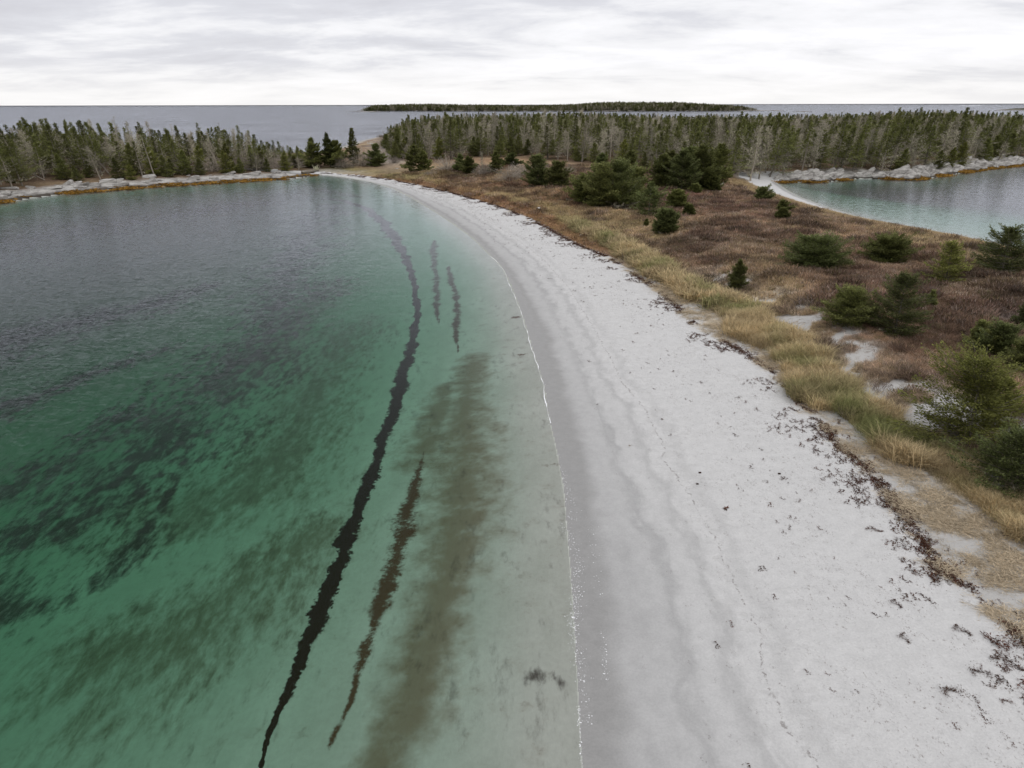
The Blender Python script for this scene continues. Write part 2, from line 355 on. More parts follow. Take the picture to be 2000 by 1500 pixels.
# sand of the beach
M = NT('beach_sand', .95, .15)
sW, sS, sD = M.attr('sW'), M.attr('sS'), M.attr('sD')
big = M.noise(.35, 4, .5); med = M.noise(1.3, 5, .6, dist=.6, vec=M.mapping(M.pos(), scale=(1, .38, 1), rot=(0, 0, R(-8)))); fine = M.noise(14, 5, .65); grain = M.noise(70, 2, .6)
sWn = M.math('ADD', sW, M.math('ADD', M.math('MULTIPLY', M.math('SUBTRACT', M.noise(.5, 2), .5), 1.3), M.math('MULTIPLY', M.math('SUBTRACT', med, .5), .2)))
dry = M.step(M.math('ADD', sS, M.math('MULTIPLY', M.math('SUBTRACT', med, .5), 2.6)), -3.2, .7)
damp = M.step(M.math('ADD', sS, M.math('MULTIPLY', M.math('SUBTRACT', big, .5), 3.0)), -8, -1.0)
c = M.mix(damp, (.288, .287, .281), (.375, .373, .366)); c = M.mix(dry, c, (.475, .472, .462))
wet = M.step(sWn, -.25, .85, 1., 0.)
c = M.mix(wet, c, (.236, .234, .226))
# swash marks: contour lines of a wandering height
ph = M.math('ADD', M.math('MULTIPLY', sS, 2.1), M.math('MULTIPLY', med, 3.4)); ph = M.math('ADD', ph, M.math('MULTIPLY', big, 3.5))
ln = M.math('POWER', M.math('ABSOLUTE', M.math('SINE', ph)), 5.0)
zone = M.math('MULTIPLY', M.step(sW, .6, 2.0), M.step(sS, 2.0, -.5))
c = M.scale(c, M.math('SUBTRACT', 1.04, M.math('MULTIPLY', M.math('MULTIPLY', ln, zone), .17)))
# dark grains of drift scattered over the dry sand
sv = M.mapping(M.pos(), scale=(1, .6, 1), rot=(0, 0, R(25)))
sp = M.step(M.noise(11, 5, .72, vec=sv), .585, .65)
spd = M.math('MULTIPLY', sp, M.math('MULTIPLY', M.step(sS, -1.0, 4.), M.step(M.noise(.9, 4, .6), .40, .62)))
c = M.mix(M.math('MULTIPLY', spd, .8), c, (.13, .10, .085))
# thin string of debris left by the last tide
tw_ = M.math('ABSOLUTE', M.math('ADD', sS, M.math('MULTIPLY', M.math('SUBTRACT', M.noise(1.7, 5, .65), .5), .7)))
ts = M.math('MULTIPLY', M.step(tw_, .015, .05, 1., 0.), M.step(M.noise(5, 4, .7), .46, .56))
c = M.mix(M.math('MULTIPLY', ts, .6), c, (.12, .10, .09))
# pale patches pressed into the damp crust
pp = M.math('MULTIPLY', M.step(M.noise(1.1, 5, .62, dist=1.0), .54, .57), M.math('MULTIPLY', M.step(sS, -1.5, .0), M.step(sS, 2.6, .6)))
c = M.mix(M.math('MULTIPLY', pp, .45), c, (.42, .415, .405))
c = M.scale(c, M.step(M.noise(2.2, 5, .6), .3, .7, .955, 1.04)); c = M.scale(c, M.step(fine, .25, .75, .93, 1.06)); c = M.scale(c, M.step(grain, .2, .8, .96, 1.04))
M.color(c)
M.put(M.b.inputs['Roughness'], M.step(sWn, -.3, .4, .42, .93))
bh = M.math('ADD', M.math('MULTIPLY', fine, .5), M.math('MULTIPLY', M.noise(4, 4, .6), 1.0)); bh = M.math('MULTIPLY', bh, M.step(sS, -3, 1., .15, 1.))
M.bump(bh, .9, .07)
MAT_SAND = M.m

# vegetated ground
M = NT('dune_ground', 1, .1)
cv = M.attr('cover', out='Color'); sn = M.attr('sandy')
f1 = M.noise(9, 6, .7); f2 = M.noise(1.2, 5, .65); f3 = M.noise(.25, 4, .6)
c = M.scale(cv, M.step(f1, .3, .7, .62, 1.3)); c = M.scale(c, M.step(f2, .3, .7, .78, 1.2)); c = M.scale(c, M.step(f3, .3, .7, .88, 1.1))
msk = M.step(M.math('ADD', sn, M.math('MULTIPLY', M.math('SUBTRACT', M.noise(2.4, 6, .68), .5), 1.5)), .42, .62)
c = M.mix(msk, c, (.475, .465, .445)); M.color(c); M.bump(M.math('ADD', f1, f2), .8, .15); MAT_DUNE = M.m

# rock, also used for boulders
def rock_mat(name, obj_space=False):
    M = NT(name, .9, .25)
    vec = M.pos()
    lay = M.mapping(vec, scale=(.5, .5, 2.4), rot=(R(35), R(20), 0))
    a = M.noise(1.2, 6, .65, vec=lay, dist=.5); b = M.noise(5, 5, .7); 
    c = M.mix(M.step(a, .35, .65), (.24, .225, .21), (.49, .475, .44)); c = M.mix(M.step(b, .55, .7), c, (.17, .16, .15))
    sx = M.n('ShaderNodeSeparateXYZ'); M.l(vec, sx.inputs[0]); zz = M.math('ADD', sx.outputs[2], M.math('MULTIPLY', M.noise(.8, 3), .5))
    c = M.mix(M.step(zz, .45, .85, 1, 0), c, (.055, .045, .035))          # black tide band
    M.color(c); M.bump(M.math('ADD', a, b), 1, .25); return M.m
MAT_ROCK = rock_mat('shore_rock')

# sea bed
M = NT('sea_bed_sand', 1, .05)
band, mid, cld, eel, fnt = [M.attr(k) for k in ('band', 'mid', 'cld', 'eel', 'fnt')]
sv = M.mapping(M.pos(), scale=(1.0, .42, 1), rot=(0, 0, R(62))); n1 = M.noise(2.2, 6, .70, vec=sv); n2 = M.noise(5, 5, .7); n3 = M.noise(.5, 5, .6, vec=sv); n4 = M.noise(1.0, 6, .62)
c = M.mix(M.step(n3, .3, .7), (.32, .335, .295), (.385, .40, .36))
c = M.scale(c, M.step(n2, .3, .7, .95, 1.05))
fm = M.math('MULTIPLY', M.step(M.math('ADD', M.math('MULTIPLY', fnt, .13), M.math('ADD', M.math('MULTIPLY', n1, .6), M.math('MULTIPLY', n3, .4))), .50, .74), M.math('MULTIPLY', M.step(fnt, -.2, .9), .72)); c = M.mix(fm, c, (.10, .08, .04))
cm_ = M.step(M.math('ADD', M.math('MULTIPLY', cld, .42), M.math('ADD', M.math('MULTIPLY', n4, 1.15), M.math('MULTIPLY', n3, .35))), .74, 1.40); c = M.mix(M.math('MULTIPLY', M.math('MULTIPLY', cm_, M.step(cld, -.6, .4)), .78), c, (.125, .085, .042))
em = M.step(M.math('ADD', M.math('MULTIPLY', eel, .15), M.math('ADD', M.math('MULTIPLY', n1, .8), M.math('ADD', M.math('MULTIPLY', n2, .1), M.math('MULTIPLY', n3, .35)))), .65, .90); c = M.mix(M.math('MULTIPLY', M.math('MULTIPLY', em, M.step(eel, -.5, .4)), .88), c, (.035, .026, .022))
mm = M.step(M.math('ADD', M.math('MULTIPLY', mid, .34), M.math('ADD', M.math('MULTIPLY', n4, 1.1), M.math('MULTIPLY', n2, 1.0))), 1.12, 1.48); c = M.mix(M.math('MULTIPLY', M.math('MULTIPLY', mm, M.step(mid, -.2, .5)), .95), c, (.07, .032, .014))
bm = M.step(M.math('ADD', band, M.math('MULTIPLY', M.math('SUBTRACT', M.math('ADD', M.math('MULTIPLY', n4, .5), M.math('MULTIPLY', n2, .5)), .5), 4.6)), .36, .66); c = M.mix(M.math('MULTIPLY', M.math('MULTIPLY', bm, M.step(band, -.1, .4)), .985), c, (.024, .013, .008))
# faint weed tatters beside the waterline
M.color(c); rv = M.mapping(M.pos(), rot=(0, 0, R(20)), scale=(1, .3, 1)); M.bump(M.noise(7, 3, .5, vec=rv), .35, .06); MAT_BED = M.m

# water
wm_ = bpy.data.materials.new('sea_water'); wm_.use_nodes = True; t = wm_.node_tree; t.nodes.clear()
X = NT.__new__(NT); X.m = wm_; X.t = t; X.geo = None
out = X.n('ShaderNodeOutputMaterial')
tr = X.n('ShaderNodeBsdfTransparent'); gl = X.n('ShaderNodeBsdfGlossy'); gl.inputs['Roughness'].default_value = .16; gl.inputs['Color'].default_value = (.90, .925, 1, 1)
fr = X.n('ShaderNodeFresnel'); fr.inputs['IOR'].default_value = 1.22
p = X.pos()
w1 = X.noise(2.6, 3, .6, vec=X.mapping(p, scale=(1, 2.2, 1), rot=(0, 0, R(-24))), dist=.5, col=True)
w2 = X.noise(.8, 2, .5, vec=X.mapping(p, scale=(1, 2.2, 1), rot=(0, 0, R(-12))), dist=.4, col=True)
w3 = X.noise(5, 2, .6, vec=X.mapping(p, scale=(1, 2.2, 1), rot=(0, 0, R(-35))), col=True)
gust = X.noise(.018, 3, .5)
sx = X.n('ShaderNodeSeparateXYZ'); X.l(p, sx.inputs[0])
# the beach side of the bay lies in the lee; the open water is choppier
lee = X.step(sx.outputs[0], -45, 0, .40, .045)
lee = X.math('MAXIMUM', lee, X.step(sx.outputs[0], 40, 60, 0., .24))
lee = X.math('MAXIMUM', lee, X.step(sx.outputs[1], 190, 300, 0., 1.7))
lee = X.math('MULTIPLY', lee, X.step(gust, .3, .7, .75, 1.1))
def vop(op, a, b):
    v = X.n('ShaderNodeVectorMath', operation=op)
    for i, q in enumerate((a, b)):
        if isinstance(q, tuple): v.inputs[i].default_value = q
        else: X.l(q, v.inputs[i])
    return v.outputs[0]
sl = vop('ADD', vop('MULTIPLY', vop('SUBTRACT', w1, (.5, .5, .5)), (.9, 1.8, 0)), vop('ADD', vop('MULTIPLY', vop('SUBTRACT', w2, (.5, .5, .5)), (.35, .6, 0)), vop('MULTIPLY', vop('SUBTRACT', w3, (.5, .5, .5)), (.5, .8, 0))))
vs_ = X.n('ShaderNodeVectorMath', operation='SCALE'); X.l(sl, vs_.inputs[0]); X.l(lee, vs_.inputs['Scale'])
ge = X.n('ShaderNodeNewGeometry')
vn = X.n('ShaderNodeVectorMath', operation='NORMALIZE'); X.l(vop('ADD', ge.outputs['Normal'], vs_.outputs[0]), vn.inputs[0])
X.l(vn.outputs[0], gl.inputs['Normal']); X.l(vn.outputs[0], fr.inputs['Normal'])
mxs = X.n('ShaderNodeMixShader'); X.l(X.math('MINIMUM', X.math('MULTIPLY', X.math('POWER', fr.outputs[0], 1.5), 1.6), 1.0), mxs.inputs[0]); X.l(tr.outputs[0], mxs.inputs[1]); X.l(gl.outputs[0], mxs.inputs[2]); X.l(mxs.outputs[0], out.inputs[0])
va = X.n('ShaderNodeVolumeAbsorption'); va.inputs['Color'].default_value = (.37, .715, .56, 1); va.inputs['Density'].default_value = .53
X.l(va.outputs[0], out.inputs['Volume'])
MAT_WATER = wm_

def veg_mat(name, base, var=.25, inst=False, tip=None, rough=.85, transl=.35):
    M = NT(name, rough, .12)
    oi = M.n('ShaderNodeObjectInfo')
    col = base if not inst else M.attr('tint', 'INSTANCER', 'Color')
    if not isinstance(col, tuple): c = col
    else:
        hs = M.n('ShaderNodeRGB'); hs.outputs[0].default_value = base + (1,); c = hs.outputs[0]
    if tip: c = M.mix(M.step(M.attr('tip'), 0., 1.), c, tip)
    c = M.scale(c, M.step(M.attr('rnd'), 0, 1, 1 - var, 1 + var)); 
    if not inst: c = M.mix(M.math('MULTIPLY', oi.outputs['Random'], .45), c, M.mix(.5, c, (.12, .10, .05), 'MIX')); c = M.scale(c, M.step(M.math('FRACT', M.math('MULTIPLY', oi.outputs['Random'], 7.3)), 0, 1, .72, 1.25))
    M.color(c)
    if transl > 0:
        tb = M.n('ShaderNodeBsdfTranslucent'); M.l(c, tb.inputs[0]); mm_ = M.n('ShaderNodeMixShader'); mm_.inputs[0].default_value = transl
        M.l(M.b.outputs[0], mm_.inputs[1]); M.l(tb.outputs[0], mm_.inputs[2]); M.l(mm_.outputs[0], M.out.inputs[0])
    return M.m
MAT_NEED = veg_mat('spruce_needles', (.170, .185, .060), .5)
MAT_NEED_Y = veg_mat('spruce_needles_yellow_green', (.195, .205, .055), .5)
MAT_NEED_B = veg_mat('spruce_needles_blue_green', (.140, .165, .058), .5)
MAT_BARK = veg_mat('grey_bark', (.24, .215, .18), .2)
MAT_DEAD = veg_mat('dead_grey_wood', (.40, .355, .30), .35)
MAT_LICH = veg_mat('pale_lichen', (.46, .45, .31), .35)
MAT_TWIG = veg_mat('bare_twigs', (.34, .295, .26), .35)
MAT_TUFT = veg_mat('grass_blades', (.4, .3, .15), .35, inst=True)
MAT_WEED = veg_mat('drift_seaweed', (.080, .034, .025), .5)
MAT_FOAM = NT('foam', .6, .3).color((.82, .83, .84)).m
MAT_KELP = veg_mat('rockweed', (.30, .165, .03), .4)

# ------------------------------------------------------------------ terrain sheet
def polar():
    a_in = np.arange(-44, 44.01, .135); 
    a_out = np.concatenate([np.arange(44.5, 60, 1.0), np.arange(60, 300.1, 5.0), np.arange(301, 316, 1.0)])
    ang = np.radians(np.concatenate([a_in, a_out])); 
    r = [2.0]
    while r[-1] < 9: r.append(r[-1] + 1.0)
    while r[-1] < 60: r.append(r[-1] * 1.0105)
    while r[-1] < 620: r.append(r[-1] * 1.0085)
    while r[-1] < 52000: r.append(r[-1] * 1.12)
    return ang, np.array(r)
ang, rad = polar()
A, RR = np.meshgrid(ang, rad, indexing='ij')
PX, PY = (np.sin(A) * RR), (np.cos(A) * RR)
P2 = np.column_stack([PX.ravel(), PY.ravel()])
F = all_fields(P2); F['sW'] = side_sd(P2, W_PX, 0); F['sS'] = side_sd(P2, S_PX, 0)
inside_soft = 1.0
colr, wts = cover(P2, F)
V = np.column_stack([P2, F['z']])
na, nr_ = len(ang), len(rad)
ii, jj = np.meshgrid(np.arange(na), np.arange(nr_ - 1), indexing='ij'); i2 = (ii + 1) % na
Q = np.stack([ii * nr_ + jj, i2 * nr_ + jj, i2 * nr_ + jj + 1, ii * nr_ + jj + 1], -1).reshape(-1, 4)
cap = np.append(V, [[0, 0, V[np.arange(na) * nr_, 2].mean()]], 0)
isbl = F['w_bl'] > .5
beachv = (F['sD'] < .0) & F['ins'] & (F['w_bl'] > .3)
beachr = F['ins'] & (F['br'] < brw(P2) + .4) & (F['w_br'] > .3)
seav = ~F['ins']
cat = np.where(seav, 0, np.where(beachv | beachr, 1, 2))
rockv = F['ins'] & (F['sd'] + (fbm(P2[:, 0], P2[:, 1], 4, 3, 73) - .5) * 5 < 6.5) & ((F['w_rl'] + F['w_rr'] + F['w_bk']) > .6); cat[rockv] = 3
qc = cat[Q].min(1); qc = np.where((cat[Q] == 3).sum(1) >= 3, 3, qc)
bits = (('sea_bed', 0, MAT_BED), ('sand_beach', 1, MAT_SAND), ('dune_ground', 2, MAT_DUNE), ('rocky_shore_ground', 3, MAT_ROCK))
um = {'band': smask(P2, [BAND]), 'mid': smask(P2, MID), 'cld': smask(P2, CLOUD), 'eel': smask(P2, EEL), 'fnt': smask(P2, FAINT)}
for nm, k, mt in bits:
    q = Q[qc == k]; u, inv = np.unique(q, return_inverse=True); q = inv.reshape(q.shape)
    if k == 0: at_ = {a: b[u] for a, b in um.items()}
    elif k == 1: at_ = {'sW': np.where(F['w_br'][u] > .5, F['br'][u] - .8, F['sW'][u]), 'sS': np.where(F['w_br'][u] > .5, F['br'][u] * 2, F['sS'][u]), 'sD': F['sD'][u]}
    elif k == 2: at_ = {'cover': colr[u], 'sandy': (wts['sand'] + wts['beige'] * .25)[u]}
    else: at_ = {}
    o = obj(nm, mk_mesh(nm, V[u], q, mt, True, at_)); o['kind'] = 'structure'
EXT = 62000.0
bv = np.array([[x, y, z] for z in (-45., 0.) for x, y in ((-EXT, -EXT), (EXT, -EXT), (EXT, EXT), (-EXT, EXT))])
o = obj('sea_water', mk_mesh('sea_water', bv, np.array([[0,3,2,1],[4,5,6,7],[0,1,5,4],[1,2,6,5],[2,3,7,6],[3,0,4,7]]), MAT_WATER)); o['kind'] = 'structure'

#@@PART2
# ------------------------------------------------------------------ geometry generators
rng = np.random.default_rng(7)
def tube(pts, rad, n=6, seed=0):
    pts = np.asarray(pts, float); rad = np.asarray(rad, float); k = len(pts)
    d = np.gradient(pts, axis=0); d /= np.linalg.norm(d, axis=1)[:, None] + 1e-9
    ref = np.where(np.abs(d[:, 2:3]) > .9, [[1., 0, 0]], [[0, 0, 1.]]); u = np.cross(d, ref); u /= np.linalg.norm(u, axis=1)[:, None]; v = np.cross(d, u)
    a = np.arange(n) / n * 2 * np.pi
    V = pts[:, None] + rad[:, None, None] * (np.cos(a)[None, :, None] * u[:, None] + np.sin(a)[None, :, None] * v[:, None]); V = V.reshape(-1, 3)
    i, j = np.meshgrid(np.arange(k - 1), np.arange(n), indexing='ij'); j2 = (j + 1) % n
    Fq = np.stack([i * n + j, i * n + j2, (i + 1) * n + j2, (i + 1) * n + j], -1).reshape(-1, 4)
    return V, Fq
class MB:
    def __init__(s): s.V = []; s.F = {3: [], 4: []}; s.n = 0; s.r = []; s.t = []
    def add(s, V, Fc, rnd=None, tip=0.):
        V = np.asarray(V, float).reshape(-1, 3); Fc = np.asarray(Fc); s.V.append(V); s.F[Fc.shape[1]].append(Fc + s.n); s.n += len(V)
        s.r.append(np.broadcast_to(.5 if rnd is None else rnd, len(V))); s.t.append(np.broadcast_to(tip, len(V)))
        return s
    def mesh(s, name, mat, smooth=False):
        fl = [np.concatenate(f) for f in s.F.values() if f]
        return mk_mesh(name, np.concatenate(s.V), fl, mat, smooth, {'rnd': np.concatenate(s.r), 'tip': np.concatenate(s.t)})
def cards(mb, p, d, length, width, rg, up=(0, 0, 1), tilt=.5, rnd=None, tip=None):
    """lens-shaped slivers: p,d (n,3), one sliver each"""
    n = len(p); d = d / (np.linalg.norm(d, axis=1)[:, None] + 1e-9)
    nrm = np.asarray(up, float)[None] + rg.normal(0, tilt, (n, 3)); sd_ = np.cross(d, nrm); sd_ /= np.linalg.norm(sd_, axis=1)[:, None] + 1e-9
    L = np.broadcast_to(length, n)[:, None]; Wd = np.broadcast_to(width, n)[:, None]
    a = p; b = p + d * L * .45 + sd_ * Wd * .5; c = p + d * L; e = p + d * L * .45 - sd_ * Wd * .5
    V = np.stack([a, b, c, e], 1).reshape(-1, 3); Fq = np.arange(n * 4).reshape(n, 4)
    r = rg.random(n) if rnd is None else rnd; t_ = np.zeros(n) if tip is None else tip
    mb.add(V, Fq, np.repeat(r, 4), np.repeat(t_, 4))
def conifer(seed, H, Rad, cb=.05, pw=.75, dz=.35, nb=6, cpm=38, cl=.3, cw=.09, asym=0., az0=0., elev=(-8, 45), upt=.25, ragged=.3, round_=0., dead_below=0., mode='live', bend=.02, trunk_r=None, wob=.0, fan=.55):
    rg = np.random.default_rng(seed); tr = MB(); cr = MB(); dd = MB(); li = MB()
    k = 9; tz = np.linspace(-.3, H, k); bx = np.cumsum(rg.normal(0, bend, k)) * H / 8; by = np.cumsum(rg.normal(0, bend, k)) * H / 8; bx -= bx[0]; by -= by[0]
    r0 = trunk_r or .014 * H + .03; tr.add(*tube(np.column_stack([bx, by, tz]), r0 * np.clip(1 - (tz + .3) / (H + .3), .06, 1) ** .8, 6))
    def ax(z): return np.interp(z, tz, bx), np.interp(z, tz, by)
    z = H * cb + .1; lumps = rg.normal(0, ragged * .6, 40)
    while z < H * .985:
        t = (z - H * cb) / (H * (1 - cb)); p_ = (1 - t) ** pw
        if round_ > 0: p_ = p_ * (1 - round_) + round_ * math.sqrt(max(0, 1 - (max(t - .15, 0) / .85) ** 2)) 
        p_ *= min(1, .62 + t * 3)
        lum = 1 + lumps[int(t * 12)]
        for j in range(nb):
            az = rg.random() * 2 * math.pi; L = Rad * p_ * lum * (1 + rg.normal(0, ragged)) * (1 + asym * math.cos(az - az0))
            L = max(L, .12 + .02 * H)
            isdead = mode == 'dead' or (z / H < dead_below + rg.normal(0, .06))
            el = math.radians(elev[0] + (elev[1] - elev[0]) * t ** 1.5 + rg.normal(0, 7)); cx, cy = ax(z)
            s_ = np.array([0, .5, 1.]); 
            def P(s): 
                s = np.asarray(s, float); rr = L * s
                return np.stack([cx + math.cos(az) * rr * math.cos(el), cy + math.sin(az) * rr * math.cos(el), z + rr * math.sin(el) + L * upt * s ** 2], -1)
            br = max(.006, .004 + .008 * L)
            if isdead and rg.random() < .12: continue
            (dd if isdead else tr).add(*tube(P(s_), [br, br * .6, br * .25], 3))
            if isdead:
                n = int(L * cpm * .45 * (.5 + rg.random())) + 3; s = rg.random(n) ** .7; p = P(s)
                a2 = az + rg.normal(0, .9, n); d = np.column_stack([np.cos(a2), np.sin(a2), rg.normal(.1, .5, n)])
                cards(dd, p, d, cl * rg.uniform(.8, 2.0, n) * (1.2 - s * .6), cw * .42, rg, tilt=1.)
                m = int(n * .45); 
                if m: 
                    q = P(rg.random(m)); cards(li, q, np.column_stack([rg.normal(0, .35, m), rg.normal(0, .35, m), -np.ones(m)]), cl * rg.uniform(.5, 1.3, m), cw * .8, rg, up=(1, 0, 0), tilt=1.)
            else:
                n = int(L * cpm * (.75 + rg.random() * .5)) + 4; s = rg.random(n) ** .62; p = P(s)
                hw = fan * L * (1 - s) * .7 + .13 * L * (s > .1) + .03
                w = rg.uniform(-1, 1, n) * hw
                p[:, 0] += -math.sin(az) * w; p[:, 1] += math.cos(az) * w; p[:, 2] += rg.normal(0, .035 + .02 * L, n) - np.abs(w) * .12
                a2 = az + np.clip(w / (hw + .01), -1, 1) * rg.uniform(.5, 1.25, n); d = np.column_stack([np.cos(a2), np.sin(a2), rg.normal(.22 + .3 * t, .28, n)])
                cards(cr, p, d, cl * (1 - .35 * t) * rg.uniform(.7, 1.3, n), cw * rg.uniform(.7, 1.3, n), rg, tilt=.35, tip=np.clip(s * 1.3 - .5 + rg.normal(0, .2, n), 0, 1) * (t ** .7))
        z += dz * rg.uniform(.7, 1.3) * (1 - .45 * t)
    if mode == 'live' or dead_below < 1:      # leader
        if mode != 'dead':
            n = 30; zz = H - rg.random(n) * .09 * H; a2 = rg.random(n) * 6.28; cx, cy = ax(zz)
            cards(cr, np.column_stack([cx, cy, zz]), np.column_stack([np.cos(a2) * .5, np.sin(a2) * .5, np.full(n, .9)]), cl, cw, rg, tilt=.6, tip=np.ones(n) * .8)
    return tr, cr, dd, li
def kit(seed, names, **k):
    """meshes of one tree: dict part name -> mesh"""
    tr, cr, dd, li = conifer(seed, **k); out = {}
    mt = names.get('needles', MAT_NEED)
    out['trunk'] = tr.mesh('trunk', MAT_DEAD if (k.get('mode') == 'dead' or k.get('dead_below', 0) > .2) else MAT_BARK, True)
    if cr.n: out['crown'] = cr.mesh('crown', mt)
    if dd.n: out['dead_branches'] = dd.mesh('dead_branches', MAT_DEAD)
    if li.n: out['lichen'] = li.mesh('lichen', MAT_LICH)
    return out
def place_kit(name, K, loc, rz, sc, tilt=(0, 0), **tg):
    o = empty(name, loc); o.rotation_euler = (tilt[0], tilt[1], rz); o.scale = sc if isinstance(sc, tuple) else (sc, sc, sc)
    # tilt about world axes after the spin
    o.rotation_euler = (Matrix.Rotation(tilt[1], 3, 'Y') @ Matrix.Rotation(tilt[0], 3, 'X') @ Matrix.Rotation(rz, 3, 'Z')).to_euler()
    for n, m in K.items():
        p = bpy.data.objects.new(n, m); C.objects.link(p); p.parent = o
        if n in ('lichen', 'dead_branches', 'twigs', 'crown'): p['kind'] = 'stuff'
    if len(tg['label'].replace('-', ' ').split()) > 16: print('LONG', tg['label'])
    return tag(o, tg['label'], tg['cat'], tg.get('group'))

def instancer(name, protos, pts, rot, scl, vi, tint=None, label=None, cat=None):
    """one 'stuff' object that spreads prototype meshes over points"""
    col = bpy.data.collections.new(name + '_sources')
    for i, m in enumerate(protos): col.objects.link(bpy.data.objects.new('%s_source_%02d' % (name, i), m))
    me = bpy.data.meshes.new(name); me.vertices.add(len(pts)); me.vertices.foreach_set('co', np.asarray(pts, np.float32).ravel())
    def A(n, t, f, v, dt=np.float32): a = me.attributes.new(n, t, 'POINT'); a.data.foreach_set(f, np.asarray(v, dt).ravel())
    A('rot', 'FLOAT_VECTOR', 'vector', rot); A('scl', 'FLOAT_VECTOR', 'vector', scl if np.ndim(scl) == 2 else np.repeat(np.asarray(scl)[:, None], 3, 1)); A('vi', 'INT', 'value', vi, np.int32)
    if tint is not None: A('tint', 'FLOAT_COLOR', 'color', np.column_stack([tint, np.ones(len(tint))]))
    o = bpy.data.objects.new(name, me); C.objects.link(o)
    ng = bpy.data.node_groups.new(name, 'GeometryNodeTree'); ng.interface.new_socket('Geometry', in_out='INPUT', socket_type='NodeSocketGeometry'); ng.interface.new_socket('Geometry', in_out='OUTPUT', socket_type='NodeSocketGeometry')
    N = ng.nodes; gi = N.new('NodeGroupInput'); go = N.new('NodeGroupOutput'); ip = N.new('GeometryNodeInstanceOnPoints'); ci = N.new('GeometryNodeCollectionInfo')
    mp = N.new('GeometryNodeMeshToPoints'); ng.links.new(gi.outputs[0], mp.inputs[0])
    ci.inputs['Collection'].default_value = col; ci.inputs['Separate Children'].default_value = True; ci.inputs['Reset Children'].default_value = True
    def at_(n, t): x = N.new('GeometryNodeInputNamedAttribute'); x.data_type = t; x.inputs[0].default_value = n; return x.outputs[0]
    ng.links.new(mp.outputs[0], ip.inputs['Points']); ng.links.new(ci.outputs[0], ip.inputs['Instance']); ip.inputs['Pick Instance'].default_value = True
    ng.links.new(at_('vi', 'INT'), ip.inputs['Instance Index']); ng.links.new(at_('rot', 'FLOAT_VECTOR'), ip.inputs['Rotation']); ng.links.new(at_('scl', 'FLOAT_VECTOR'), ip.inputs['Scale'])
    ng.links.new(ip.outputs[0], go.inputs[0]); md = o.modifiers.new('spread', 'NODES'); md.node_group = ng
    o['kind'] = 'stuff'
    if label: o['label'] = label
    if cat: o['category'] = cat
    return o

